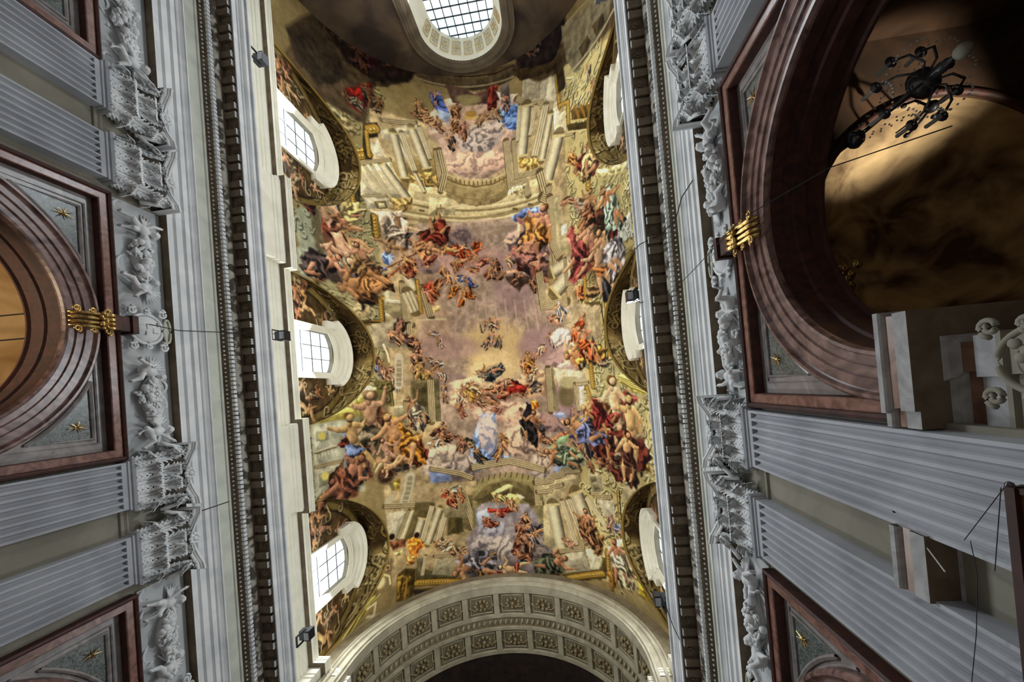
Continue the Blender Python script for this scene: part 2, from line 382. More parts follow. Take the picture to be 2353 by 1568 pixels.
# ------------------------------------------------------------------ frescoed vault: geometry
RX, RZ, ZV = 8.27, 8.6, 16.7
VY0, VY1 = -21.5, 12.1
LHW, LH, LZ = 3.75, 5.05, 16.7       # lunette half width, height, springing
def lun(y):
    z = ZV
    for c in BAYS:
        t = abs(y - c) / LHW
        if t < 1: z = max(z, LZ + LH * (1 - t ** 2.2) ** .5)
    return z
def theta0(y): return math.asin(min(.98, max(0, (lun(y) - ZV) / RZ)))
def build_vault():
    NU, NV = 640, 820
    ys = np.linspace(VY0, VY1, NV + 1)
    # sharpen columns where lunettes start
    t0 = np.array([theta0(y) for y in ys])
    t = np.linspace(0, 1, NU + 1)
    TH = t0[:, None] + (PI - 2*t0[:, None]) * t[None, :]
    X = XC - RX*np.cos(TH); Z = ZV + RZ*np.sin(TH); Y = np.repeat(ys[:, None], NU + 1, 1)
    co = np.stack([X, Y, Z], -1).reshape(-1, 3)
    a = (np.arange(NV)[:, None]*(NU + 1) + np.arange(NU)[None, :]).ravel()
    fa = np.stack([a, a + NU + 1, a + NU + 2, a + 1], -1).ravel().astype(np.int32)
    me = bpy.data.meshes.new('ceiling')
    me.vertices.add(len(co)); me.vertices.foreach_set('co', co.ravel())
    nf = NU*NV
    me.loops.add(nf*4); me.loops.foreach_set('vertex_index', fa)
    me.polygons.add(nf); me.polygons.foreach_set('loop_start', np.arange(0, nf*4, 4, dtype=np.int32))
    me.update(calc_edges=True)
    me.polygons.foreach_set('use_smooth', np.ones(nf, dtype=bool))
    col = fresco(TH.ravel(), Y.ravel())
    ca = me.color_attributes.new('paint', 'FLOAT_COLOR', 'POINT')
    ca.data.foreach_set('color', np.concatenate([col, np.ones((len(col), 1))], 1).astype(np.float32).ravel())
    m = bpy.data.materials.new('fresco'); m.use_nodes = True; nt = m.node_tree; b = nt.nodes['Principled BSDF']
    b.inputs['Roughness'].default_value = .85; b.inputs['Specular IOR Level'].default_value = .15
    at = nt.nodes.new('ShaderNodeAttribute'); at.attribute_name = 'paint'
    geo = nt.nodes.new('ShaderNodeNewGeometry')
    nz = nt.nodes.new('ShaderNodeTexNoise'); nz.inputs['Scale'].default_value = 7; nz.inputs['Detail'].default_value = 8; nz.inputs['Distortion'].default_value = 1
    nt.links.new(geo.outputs['Position'], nz.inputs['Vector'])
    mr = nt.nodes.new('ShaderNodeMapRange'); mr.inputs['To Min'].default_value = .72; mr.inputs['To Max'].default_value = 1.28
    nt.links.new(nz.outputs['Fac'], mr.inputs['Value'])
    mx = nt.nodes.new('ShaderNodeMix'); mx.data_type = 'RGBA'; mx.blend_type = 'MULTIPLY'; mx.inputs['Factor'].default_value = 1
    nt.links.new(at.outputs['Color'], mx.inputs['A']); nt.links.new(mr.outputs['Result'], mx.inputs['B'])
    nt.links.new(mx.outputs['Result'], b.inputs['Base Color'])
    me.materials.append(m)
    o = bpy.data.objects.new('ceiling', me); COL.objects.link(o); o['kind'] = 'structure'
    o['label'] = 'barrel vault painted with an illusionistic sky, clouds, figures and columns'
    # small lunette vaults over the windows
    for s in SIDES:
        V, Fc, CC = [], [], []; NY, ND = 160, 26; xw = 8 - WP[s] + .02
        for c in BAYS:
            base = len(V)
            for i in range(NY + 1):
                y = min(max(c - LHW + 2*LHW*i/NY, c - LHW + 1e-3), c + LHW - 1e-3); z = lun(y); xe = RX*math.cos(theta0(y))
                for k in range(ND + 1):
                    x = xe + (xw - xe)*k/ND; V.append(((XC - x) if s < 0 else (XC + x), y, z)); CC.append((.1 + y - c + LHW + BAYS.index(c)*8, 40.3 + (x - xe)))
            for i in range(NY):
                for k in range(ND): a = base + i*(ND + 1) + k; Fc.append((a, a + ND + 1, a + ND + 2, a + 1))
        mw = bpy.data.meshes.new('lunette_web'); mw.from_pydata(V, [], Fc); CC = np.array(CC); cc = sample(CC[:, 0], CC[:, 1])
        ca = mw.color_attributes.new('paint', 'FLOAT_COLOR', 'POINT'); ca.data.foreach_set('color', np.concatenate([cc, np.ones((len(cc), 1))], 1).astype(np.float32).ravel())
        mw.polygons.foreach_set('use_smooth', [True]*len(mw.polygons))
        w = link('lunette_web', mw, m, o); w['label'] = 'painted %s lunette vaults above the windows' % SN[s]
        # painted tympana flanking the windows
        V, Fc, CC = [], [], []; NX, NZ = 150, 100
        for q, c in enumerate(BAYS):
            base = len(V)
            for iy in range(NX + 1):
                yy = c - LHW + 2*LHW*iy/NX; zt = min(max(lun(min(max(yy, c - LHW + .001), c + LHW - .001)), 16.75), 22.0)
                for iz in range(NZ + 1):
                    zz = 16.5 + (zt - 16.5)*iz/NZ; V.append((SX(s, WP[s] + .015), yy, zz)); CC.append((q*8.0 + .1 + (yy - c + LHW), 34.0 + zz - 16.5))
            for iy in range(NX):
                ym = c - LHW + 2*LHW*(iy + .5)/NX
                for iz in range(NZ):
                    a = base + iy*(NZ + 1) + iz; zm = (V[a][2] + V[a + 1][2])/2
                    if abs(ym - c) < WHW + .16 and WZ0 - .16 < zm < WZT - .1: continue
                    Fc.append((a, a + NZ + 1, a + NZ + 2, a + 1))
        me2 = bpy.data.meshes.new('painted_tympanum'); me2.from_pydata(V, [], Fc); CC = np.array(CC)
        ca = me2.color_attributes.new('paint', 'FLOAT_COLOR', 'POINT'); cc = sample(CC[:, 0], CC[:, 1])
        ca.data.foreach_set('color', np.concatenate([cc, np.ones((len(cc), 1))], 1).astype(np.float32).ravel())
        q = link('painted_tympanum', me2, m, o); q['label'] = 'painted scrollwork and figures around the %s windows' % SN[s]
        # flat wall left between lunettes is hidden by the vault springing
    return o
# ------------------------------------------------------------------ crossing arch with coffered soffit
AR = 6.75; AZ = 16.95
def build_arch():
    e = empty('coffered_arch', (XC, 12.1, AZ)); tag(e, 'wide coffered arch with pale mouldings spanning the nave before the dark crossing', 'arch')
    fn = lambda u, v, h: (u, h, v)             # local: origin at arch centre; h = depth along the nave
    A = [(-AR, -1.6)] + arc(0, 0, AR, PI, 0, 72) + [(AR, -1.6)]               # left normal of this direction points outwards
    face = [(0, .05), (0, 0), (.07, -.03), (.1, -.12), (.2, -.14), (.24, -.06), (.42, -.06), (.46, -.16), (.54, -.2), (.58, -.08), (.66, -.06), (.7, -.13), (.76, -.15), (.8, -.02), (.8, .3)]
    obj('face_moulding', sweep(MB(), A, face, fn), M['arch'], e, smooth=False)
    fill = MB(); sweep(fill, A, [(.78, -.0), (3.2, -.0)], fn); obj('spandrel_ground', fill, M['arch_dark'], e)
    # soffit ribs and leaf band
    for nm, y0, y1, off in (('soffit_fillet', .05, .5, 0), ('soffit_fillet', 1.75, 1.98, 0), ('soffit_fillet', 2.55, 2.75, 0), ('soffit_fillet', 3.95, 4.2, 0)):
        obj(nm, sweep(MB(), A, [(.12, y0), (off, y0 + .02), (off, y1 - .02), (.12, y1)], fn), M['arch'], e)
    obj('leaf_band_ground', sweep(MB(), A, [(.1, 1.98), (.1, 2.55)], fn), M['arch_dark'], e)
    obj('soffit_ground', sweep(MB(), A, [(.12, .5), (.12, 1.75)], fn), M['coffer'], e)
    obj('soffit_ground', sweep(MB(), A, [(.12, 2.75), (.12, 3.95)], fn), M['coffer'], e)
    # coffers
    for y0, y1 in ((.5, 1.75), (2.75, 3.95)):
        N = 11
        for i in range(N):
            a0 = PI*i/N; a1 = PI*(i + 1)/N; am = (a0 + a1)/2; g = .02
            rib = MB()
            for aa in (a0 - .006, a0 + .006 + .012):
                pts = [(AR*math.cos(aa + d), AR*math.sin(aa + d)) for d in (-.012, .012)]
                rib.grid([[(pts[0][0], y, pts[0][1]), (pts[1][0], y, pts[1][1])] for y in (y0, y1)])
                rib.grid([[(pts[0][0], y, pts[0][1]), (pts[0][0]*1.02, y, pts[0][1]*1.02)] for y in (y0, y1)])
                rib.grid([[(pts[1][0], y, pts[1][1]), (pts[1][0]*1.02, y, pts[1][1]*1.02)] for y in (y0, y1)])
            cf = obj('coffer', rib, M['arch'], e)
            fr = MB(); R = AR + .1
            w = (a1 - a0)/2 - .045; hd = (y1 - y0)/2 - .14; ym = (y0 + y1)/2
            loop = [(am - w, ym - hd), (am + w, ym - hd), (am + w, ym + hd), (am - w, ym + hd)]
            for k in range(4):
                (p0, q0), (p1, q1) = loop[k], loop[(k+1) % 4]
                fr.tube([((R)*math.cos(p0 + (p1-p0)*t), q0 + (q1-q0)*t, (R)*math.sin(p0 + (p1-p0)*t)) for t in (0, .25, .5, .75, 1)], .03, 5)
            obj('coffer_frame', fr, M['arch'], cf)
            rs = MB(); n = 9
            for k in range(n):
                t = 2*PI*k/n; da = .055*math.cos(t); dq = .27*math.sin(t)
                rs.ball(((AR + .08)*math.cos(am + da), ym + dq, (AR + .08)*math.sin(am + da)), .1, 6, 4, (1, 1.2, 1))
            rs.ball((AR*math.cos(am), ym, AR*math.sin(am)), .11, 6, 4)
            for sg in (-1, 1):
                rs.tube([((AR + .07)*math.cos(am + sg*.11*q), ym + .25*math.sin(q*3), (AR + .07)*math.sin(am + sg*.11*q)) for q in (.3, .6, .9, 1.05)], .045, 5)
            obj('coffer_rosette', rs, M['coffer_ros'], cf, smooth=True)
    # egg and leaf band
    lm = MB(); lm.ball((0, 0, 0), .13, 7, 5, (.55, 1.5, .6)); lme = lm.mesh('leaf', True); lme.materials.append(M['arch'])
    N = 64
    for i in range(N):
        a = PI*(i + .5)/N
        o = link('leaf', lme, None, e, ((AR + .06)*math.cos(a), 2.26, (AR + .06)*math.sin(a)), (0, -a + PI/2, .35))
    # dark crossing beyond
    cr = MB(); cr.grid([[(x, 16.35 + (0 if k == 0 else 0), z) for x in (XC - 7.6, XC + 7.6)] for k, z in enumerate((13.6, 25.6))])
    return e
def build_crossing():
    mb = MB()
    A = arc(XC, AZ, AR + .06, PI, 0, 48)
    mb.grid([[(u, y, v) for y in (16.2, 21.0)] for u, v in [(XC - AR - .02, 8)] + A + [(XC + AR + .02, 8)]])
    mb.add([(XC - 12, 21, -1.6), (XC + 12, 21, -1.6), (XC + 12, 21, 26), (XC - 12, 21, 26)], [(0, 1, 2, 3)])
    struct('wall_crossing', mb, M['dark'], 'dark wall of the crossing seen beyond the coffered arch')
    # pier faces that carry the arch
    pm = MB()
    for s in SIDES:
        x0 = SX(s, -.3); x1 = SX(s, 1.22)
        pm.box((min(x0, x1), 12.75, 13.62), (max(x0, x1), 16.3, 16.5))
    struct('trim_5', pm, M['cream'], 'cream piers under the springing of the coffered arch')
    # lamp in the dark crossing
    t = empty('hanging_lamp', (XC + .75, 19.2, 22.0)); tag(t, 'dim hanging lamp with small glass shades in the dark crossing', 'lamp')
    obj('stem', MB().tube([(0, 0, 3.5), (0, 0, 0)], .02, 6), M['black'], t)
    for a in (0, 2.1, 4.2):
        sh = MB(); sh.tube([(.28*math.cos(a), .28*math.sin(a), -.1), (.28*math.cos(a), .28*math.sin(a), .18)], [.05, .08], 8)
        obj('glass_shade', sh, M['candle'], t)
        obj('arm', MB().tube([(0, 0, 0), (.28*math.cos(a), .28*math.sin(a), -.1)], .012, 5), M['black'], t)
# ------------------------------------------------------------------ west wall and its window
def build_facade():
    FY = -21.5; cz = 21.75; r = 2.44
    hole = [(XC + r, 17.6)] + arc(XC, cz, r, 0, PI, 36) + [(XC - r, 17.6)]
    mb = MB(); fn = lambda u, v, h: (u, FY + h, v)
    mb.poly([(XC - 9, -1.6), (XC + 9, -1.6), (XC + 9, 26.5), (XC - 9, 26.5)], [hole], fn, -.3)
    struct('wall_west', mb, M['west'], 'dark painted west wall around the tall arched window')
    # moulded surround
    A = [(XC - r, 17.6)] + arc(XC, cz, r, PI, 0, 40) + [(XC + r, 17.6)]
    pr = [(0, -.2), (0, .05), (.08, .1), (.2, .1), (.26, .16), (.4, .18), (.45, .1), (.62, .08), (.66, .16), (.74, .18), (.76, 0)]
    e = empty('window_7'); e['kind'] = 'structure'; e['label'] = 'tall round-headed west window of bluish panes in a coffered white reveal'
    su = MB(); sweep(su, A, pr, fn); obj('surround', su, M['surround'], e)
    # coffered splay
    ri = 1.98; GY = -22.9; zi = 22.1
    B = [(XC - ri, 17.6)] + arc(XC, zi, ri, PI, 0, 40) + [(XC + ri, 17.6)]
    sp = MB(); 
    for a, b in zip(range(len(A) - 1), range(1, len(A))):
        pass
    rows = []
    for p, q in zip(A, B): rows.append([(p[0], FY, p[1]), (p[0]*.9 + q[0]*.1, FY - .14, p[1]*.9 + q[1]*.1), (q[0], GY, q[1])])
    sp.grid(rows); obj('reveal', sp, M['cream'], e)
    def on(t, d):     # t: 0..1 along curve; d: depth fraction
        L = len(A) - 1; f = t*L; i = min(int(f), L - 1); g = f - i
        p = [A[i][k]*(1-g) + A[i+1][k]*g for k in (0, 1)]; q = [B[i][k]*(1-g) + B[i+1][k]*g for k in (0, 1)]
        return Vector((p[0]*(1-d) + q[0]*d, FY*(1-d) + GY*d, p[1]*(1-d) + q[1]*d))
    N = 9
    for i in range(N):
        t0 = (1 + 40*(i + .16)/N)/42; t1 = (1 + 40*(i + .84)/N)/42
        cf = MB(); ctr = Vector((XC, 0, cz))
        def pt(t, d, w):
            p = on(t, d); n = Vector((XC - p.x, 0, min(0, cz - p.z) if False else cz - p.z)).normalized(); return p + n*w
        lo = [pt(t0, .25, .01), pt(t1, .25, .01), pt(t1, .8, .01), pt(t0, .8, .01)]
        cf.add(lo, [(0, 1, 2, 3)]); co_ = obj('coffer', cf, M['frieze'], e)
        fr = MB(); fr.tube([pt(t0, .25, .03), pt(t1, .25, .03), pt(t1, .8, .03), pt(t0, .8, .03), pt(t0, .25, .03)], .025, 5); obj('coffer_frame', fr, M['leadgold'], co_)
        rs = MB(); c0 = pt((t0 + t1)/2, .52, .05)
        rs.ball(c0, .07, 8, 5)
        for k in range(6):
            tt = (t0 + t1)/2 + (t1 - t0)*.27*math.cos(k*PI/3); dd = .52 + .16*math.sin(k*PI/3); rs.ball(pt(tt, dd, .04), .055, 6, 4)
        obj('rosette', rs, M['leadgold'], co_, smooth=True)
    b = .022
    us = [XC - 2.1 + 4.2*i/8 for i in range(9)]; zs = [17.6 + .62*j for j in range(12)]
    bars = MB()
    for u in us[1:8]: bars.box((u - b, GY - .03, 17.6), (u + b, GY + .03, zi + math.sqrt(max(.01, (ri+.1)**2 - (u-XC)**2))))
    for z in zs[1:]:
        hw = ri if z < zi else math.sqrt(max(.01, ri*ri - (z-zi)**2)); bars.box((XC - hw, GY - .03, z - b), (XC + hw, GY + .03, z + b))
    obj('glazing_bars', bars, M['iron'], e)
    pm = MB().box((0, -.01, 0), (us[1]-us[0], 0, .62)).mesh('pane'); pm.materials.append(M['pane']); 
    pb = pm.copy(); pb.materials.clear(); pb.materials.append(M['pane_blue'])
    for i in range(8):
        for j in range(11):
            link('pane', pb if (i*5 + j*3) % 7 == 0 or j > 7 else pm, None, e, (us[i], GY - .04, zs[j]))
    bk = MB(); bk.tube([(XC - r - .4, GY - .2, 17.4), (XC + r + .4, GY - .2, 17.4)], .2, 6); obj('sill', bk, M['white'], e)
PAINT = """R,120,108,70,186,176,130,60,41,486,723,22,650,963,17,1225
R,132,124,88,196,190,150,60,118,1133,596,950,671,1396,531,2095,17,3016,25,2076
R,150,134,84,232,222,170,60,1975,170,2575,575,2595,1830,2487,3212,1837,3333,1857,2192,1930,882
P,176,182,166,26,87,1170,314,1072,409,1238,392,1443,82,1518
P,178,180,160,15,82,2237,380,2234,399,2655,74,2606
P,186,166,128,18,618,318,1953,366,1924,933,1944,1676,1767,2459,1805,3342,518,3249,516,2609,619,2047,615,1404,570,931
P,150,130,84,17,740,643,1096,498,1101,756,1120,855,753,953
P,166,140,84,17,810,709,979,657,1066,710,1072,789,878,799
P,206,190,148,6,834,755,1834,824,1822,942,1701,1009,870,1013,792,933
S,232,220,180,15,657,873,882,868,1171,890,1472,912,1726,919,1799,906
S,150,134,96,15,655,900,879,897,1168,920,1470,938,1723,941,1797,924
S,216,202,160,15,653,916,878,914,1167,937,1469,953,1722,954,1796,935
S,160,144,104,15,651,948,875,949,1164,973,1466,984,1720,980,1794,957
S,222,208,168,15,650,964,874,966,1163,990,1465,1000,1718,993,1793,969
S,150,132,94,15,648,990,872,995,1160,1020,1462,1026,1716,1015,1791,987
S,196,180,140,15,646,1011,870,1018,1158,1043,1461,1047,1715,1032,1789,1002
S,120,104,72,17,724,904,746,902
S,120,104,72,17,807,916,830,915
S,120,104,72,17,891,930,914,930
S,120,104,72,18,991,933,1014,934
S,120,104,72,18,1530,960,1555,969
S,120,104,72,18,1641,962,1666,972
P,160,142,102,6,1077,664,1185,719,1288,739,1395,738,1509,708,1519,812,1491,878,1381,900,1275,898,1157,872,1076,818
S,206,188,146,9,1077,664,1179,713,1288,736,1401,736,1516,707
S,120,102,68,9,1074,694,1177,742,1286,766,1399,765,1513,735
S,178,160,120,9,1073,712,1175,760,1284,783,1397,782,1511,752
S,150,130,90,9,1067,783,1170,831,1278,854,1391,852,1505,821
S,222,206,164,9,1063,836,1165,884,1274,907,1387,904,1501,872
S,122,104,70,9,1093,687,1091,711
S,122,104,70,9,1121,696,1119,719
S,122,104,70,9,1150,704,1148,728
S,122,104,70,9,1179,712,1177,736
S,122,104,70,9,1208,719,1206,743
S,122,104,70,9,1238,726,1236,749
S,122,104,70,9,1268,731,1266,754
S,122,104,70,9,1297,734,1295,758
S,122,104,70,9,1328,737,1326,760
S,122,104,70,9,1358,738,1356,761
S,122,104,70,9,1389,738,1387,762
S,122,104,70,9,1419,738,1417,761
S,122,104,70,9,1450,737,1448,760
S,122,104,70,9,1482,736,1480,759
P,206,176,158,9,999,287,1081,172,1294,115,1629,227,1616,438,1584,542,1493,674,1366,721,1245,711,1101,655,1070,493,989,411
P,112,146,214,9,1498,265,1623,296,1608,458,1552,444,1460,342
B,150,180,230,0.7,1567,376,54,18,11
C,206,190,180,126,116,118,1327,448,156,102
C,222,190,164,178,150,140,1239,601,143,77
C,214,196,184,140,126,124,1438,411,84,66
C,226,192,168,196,160,146,1406,610,102,66
C,236,214,196,206,180,164,1052,346,65,53
P,196,186,160,6,667,463,923,340,962,386,685,512
L,29,3,689,385,908,342
P,206,196,164,6,519,725,727,641,822,878,515,926
P,186,176,146,6,606,540,704,629,597,652
P,214,204,178,6,650,523,698,618,604,644
K,0,26,761,431,930,798
K,0,48,755,451,808,728
K,0,49,879,386,961,639
K,1,34,812,434,876,664
K,1,26,931,370,986,571
K,0,51,669,677,816,866
K,1,25,599,712,708,888
K,1,22,555,728,666,868
P,216,206,176,5,517,743,516,908,635,870
L,22,3,519,725,601,681,722,630
L,22,3,521,930,678,883
L,35,4,1029,515,1048,770
L,35,3,1054,509,1076,670,1038,790
P,150,126,70,5,394,700,570,609,603,662,450,754
G,38,440,724,592,639
G,28,581,514,584,633
P,60,54,36,6,564,462,659,415,657,508,594,542,608,666,564,689,551,616
G,50,598,483,643,458
G,25,581,508,588,650
P,66,60,44,4,487,737,519,725,511,968,480,978
G,24,469,849,458,992
P,176,166,112,5,407,908,445,887,436,999,399,1013
B,168,84,66,1,416,837,64,45,-5
B,206,130,106,0.9,407,841,43,29,-5
S,232,170,140,8,360,829,410,797,464,805,467,844
F,200,120,96,0,5,419,835,43,70
C,196,182,140,100,88,58,449,541,54,59
C,190,186,150,96,90,64,375,492,42,53
S,206,196,140,13,225,440,307,452,373,515,409,517
S,100,82,42,10,241,460,311,477,361,523
P,196,188,164,6,1678,144,1816,188,1913,221,1915,408,1867,427,1798,358,1650,290
P,176,168,146,4,1685,147,1808,190,1786,332,1657,287
P,222,212,186,4,1874,213,1912,226,1910,453,1866,438,1829,356
L,33,4,1617,257,1650,284,1648,309,1798,363,1795,387,1868,416,1856,457,1885,474,1862,612,2011,673
G,24,1920,226,1927,475
G,24,1925,462,1994,482,1982,615
P,96,78,40,6,2011,540,2269,659,2265,749,2011,609
P,80,68,34,6,1972,603,2213,728,2214,787,1975,645
S,150,112,48,15,2043,544,2066,622
S,150,112,48,15,2089,567,2113,645
S,150,112,48,15,2136,592,2160,669
S,150,112,48,15,2185,619,2209,696
S,150,112,48,15,2234,648,2259,724
S,200,180,120,9,2003,604,2223,719
S,206,190,140,9,1967,646,2158,749
P,214,204,174,4,1881,508,1966,517,1960,637,1871,599
P,240,230,204,4,1872,454,1910,453,1920,506,1873,588
K,0,66,1682,331,1617,636
K,1,24,1753,365,1693,525
K,1,45,1824,402,1716,667
K,0,42,1854,474,1762,718
K,0,77,1898,632,1784,864
K,1,21,1634,309,1599,527
P,184,154,92,12,1582,637,1735,694,1756,778,1670,764,1577,687
L,42,5,1516,506,1524,802,1630,807,1643,900
L,30,4,1571,518,1571,756,1691,771,1742,766,1740,934
P,230,210,160,6,1537,818,1636,822,1601,888,1492,859
L,53,4,1740,790,1769,944
G,35,2109,925,2094,1041
P,236,222,160,9,2082,940,2279,1035,2444,1107,2437,1145,2200,1036
B,196,110,96,1,2205,850,53,76,44
B,232,160,146,0.9,2209,852,35,59,44
F,214,130,116,0,9,2194,859,53,118
P,170,150,134,9,876,1012,1282,990,1556,1025,1746,1113,1754,1360,1690,1624,1916,1686,1949,1937,1879,2351,1767,2459,1855,2683,1584,2773,849,2712,766,2608,909,2405,936,2066,792,2001,807,1749,902,1521,850,1266,774,1161
P,170,146,122,23,604,1190,864,1094,956,1376,828,1551,680,1286
P,130,152,214,6,1501,1012,1608,975,1768,1015,1760,1098,1635,1023,1538,1055
B,196,152,150,0.5,1200,1264,355,118,4
B,160,132,138,0.6,1487,1445,267,178,84
B,198,166,140,0.5,929,1722,144,230,1
B,156,130,134,0.6,1017,2072,69,347,95
B,206,180,136,1,1330,1863,281,230,5
B,220,196,150,1,1288,2005,206,147,5
B,226,206,160,0.8,1281,2092,147,71,5
B,164,134,136,0.9,1629,1867,136,177,84
B,170,140,136,0.7,1006,1840,98,261,95
B,150,124,128,0.5,1762,2186,88,176,96
S,186,158,150,12,1090,1523,1062,1726
S,186,158,150,12,1155,1526,1132,1730
S,186,158,150,12,1220,1531,1203,1735
S,186,158,150,12,1285,1536,1274,1741
S,186,158,150,12,1351,1543,1346,1747
S,186,158,150,12,1417,1551,1418,1755
S,186,158,150,12,1483,1560,1490,1764
S,186,158,150,12,1551,1571,1563,1773
S,186,158,150,12,1618,1582,1637,1784
C,232,206,170,206,172,140,1192,2085,205,41
C,228,198,166,186,146,124,1113,2152,117,99
C,226,196,160,176,140,120,1581,2131,147,88
C,226,190,166,180,140,126,1324,2285,177,65
C,230,198,170,176,146,140,1470,2338,130,88
C,150,130,126,104,92,94,1032,1156,146,70
C,140,120,118,100,86,90,1156,1144,100,118
C,136,116,112,98,84,82,920,1291,86,58
C,196,170,158,116,98,98,1527,1177,83,83
C,150,124,118,108,86,84,1649,1220,101,131
C,134,112,100,96,76,70,1675,1114,101,65
C,132,108,108,100,80,84,1685,1342,77,148
C,170,142,140,130,106,108,1781,1996,117,76
P,132,158,214,23,1136,2401,1205,2290,1293,2297,1272,2557,1388,2593,1084,2685,1096,2541
C,206,190,184,156,160,190,1222,2437,64,129
C,206,190,178,118,108,112,958,2625,189,97
C,214,196,176,150,136,130,921,2534,171,63
C,226,196,170,128,110,104,1442,2495,141,106
C,196,180,166,110,98,98,1689,2625,181,88
C,170,156,148,112,102,106,1619,2724,146,64
C,160,132,128,112,92,96,1682,2375,141,70
C,150,126,130,110,92,100,1813,2310,105,41
P,140,158,206,8,814,2616,956,2639,951,2709,821,2706
P,150,166,206,9,1661,2667,1788,2634,1782,2688,1682,2708
P,170,186,230,6,1687,2320,1775,2317,1771,2355,1715,2349
P,60,52,34,5,444,1562,607,1530,608,1673,570,1682,580,1556
G,25,588,1538,587,1669
G,22,601,1530,646,1514,656,1422
G,24,409,1696,583,1675
P,70,60,40,5,385,1681,571,1670,595,1680,383,1709
G,38,588,1030,589,1138
S,70,60,34,8,573,1028,576,1153
S,90,76,44,8,618,1011,620,1143
G,32,463,1713,459,1837
L,21,3,494,1705,502,1836
P,200,190,160,6,629,1419,672,1420,669,1536,725,1538,730,1556,617,1565
P,150,140,108,6,616,1571,730,1556,772,1666,624,1636
P,228,218,184,4,614,1529,719,1532,706,1545,618,1553
P,214,204,176,4,613,1613,649,1634,635,1647,611,1637
L,34,4,735,1420,740,1667,783,1684
L,46,4,872,1442,908,1626
K,0,62,765,1354,820,1451
K,1,68,768,1479,809,1590
G,23,837,1399,847,1601
P,176,166,140,14,520,1697,698,1638,754,1728,746,1832,508,1835
L,28,3,758,1679,758,1833
S,206,196,160,11,811,1653,1004,1647
P,186,180,160,6,532,928,696,881,690,950,552,987
P,110,98,66,4,599,931,669,906,684,952,614,975
P,196,184,150,4,624,937,662,924,669,949,628,963
P,176,150,96,11,696,881,848,851,842,928,745,970
P,210,196,156,6,964,837,1082,831,1129,897,1125,950,942,956
S,140,122,84,9,1004,906,1056,904
S,140,122,84,9,1032,885,1035,931
P,232,216,140,11,184,1119,373,1031,393,1006,505,966,502,1002,399,1077,348,1112,274,1123
R,150,130,70,246,234,170,40,203,1105,492,976,489,1012,275,1118
P,120,112,88,31,125,1155,240,1100,252,1237,295,1308,217,1363,176,1275
P,186,194,176,10,68,1363,169,1348,195,1472,69,1483
R,130,140,118,206,210,190,40,100,1161,183,1124,178,1314,83,1339
R,140,146,124,212,214,196,40,77,1409,179,1375,185,1444,76,1476
P,204,120,90,8,249,1133,290,1149,268,1200,240,1236
P,120,84,66,8,246,1234,282,1168,335,1122,397,1100,394,1134,331,1167,301,1231,307,1304,257,1320
P,236,200,140,11,310,1201,356,1158,405,1153,413,1202,445,1255,436,1291,396,1257,355,1247,325,1234
P,228,180,134,8,382,1138,444,1119,518,1114,510,1134,428,1163,380,1161
P,206,160,118,8,413,1202,475,1190,522,1207,550,1242,531,1246,472,1231,423,1227
P,220,180,140,8,179,1375,267,1343,271,1368,189,1397
P,90,78,74,13,188,1413,279,1356,338,1372,397,1390,429,1451,353,1483,243,1481,196,1462
P,130,104,90,11,323,1408,411,1376,423,1452,354,1477
P,238,224,196,5,336,1329,386,1304,365,1343,338,1377
P,214,196,186,8,413,1353,437,1359,429,1451,410,1461
P,120,90,64,10,264,1244,336,1252,343,1316,293,1330
C,206,190,150,130,112,80,496,1300,70,75
P,214,156,100,16,431,1428,505,1426,540,1444,522,1511,458,1548,400,1501
P,236,190,130,8,516,1436,594,1388,636,1406,640,1430,591,1424,545,1460
B,90,60,40,1,614,1451,36,38,-7
B,150,100,70,1,633,1446,22,28,-7
B,60,48,36,0.9,534,1521,49,54,-7
C,206,190,150,120,104,74,465,1616,53,48
P,130,160,214,6,617,1252,664,1207,697,1263,661,1318,625,1305
P,176,196,236,6,657,1221,680,1241,689,1289,662,1305
P,100,110,180,6,605,1332,648,1332,620,1372
S,70,84,140,6,629,1262,656,1306
P,236,216,196,8,552,993,619,992,651,978,714,970,684,1032,620,1058,618,1011
P,240,222,200,8,676,978,772,946,774,996,720,1043,711,1002
P,230,206,180,8,620,1058,709,1027,769,1060,714,1125,696,1190,660,1178,641,1102
S,236,200,160,11,743,1077,801,1048,864,1060,889,1067
B,214,160,130,1,800,1023,20,20,-8
P,150,90,60,11,728,1110,792,1088,825,1147,809,1199,707,1213
P,140,70,50,12,884,1122,959,1064,1047,1022,973,1135,907,1165
S,226,160,110,15,952,1156,995,1108,1052,1035
S,230,170,120,12,1011,1225,1031,1133,1047,1101
P,222,160,110,12,860,1194,950,1188,938,1253,880,1256
B,230,160,100,1,910,1287,17,23,-3
S,110,60,34,8,648,1332,852,1214
P,160,100,70,14,617,1409,717,1322,843,1246,836,1336,749,1319,655,1398
P,80,50,34,8,458,1400,599,1327,623,1336,556,1400
P,150,60,40,17,867,1429,933,1395,952,1485,899,1505
P,230,196,140,12,919,1569,985,1556,976,1588,929,1614
F,150,60,40,0,1,1004,1142,95,-57
F,170,80,50,0,2,1073,1186,95,21
F,206,90,40,0,3,1202,1235,103,-156
F,200,100,50,0,4,1155,1261,88,163
F,160,80,60,0,5,939,1232,94,122
F,150,90,60,0,6,872,1179,86,-32
F,214,110,50,0,7,1250,1194,89,-45
F,160,110,80,0,8,1109,1289,73,95
F,150,100,70,0,9,1018,1332,73,64
F,190,120,90,0,10,1210,1324,66,14
F,214,130,110,0,11,1304,1273,82,166
F,140,90,70,0,12,1328,1350,82,105
F,130,90,70,0,13,1376,1312,82,65
F,190,100,60,0,14,951,1448,94,104
F,200,110,70,0,15,904,1492,79,74
F,140,80,50,0,16,982,1419,72,-66
F,196,110,40,0,17,1122,1495,95,85
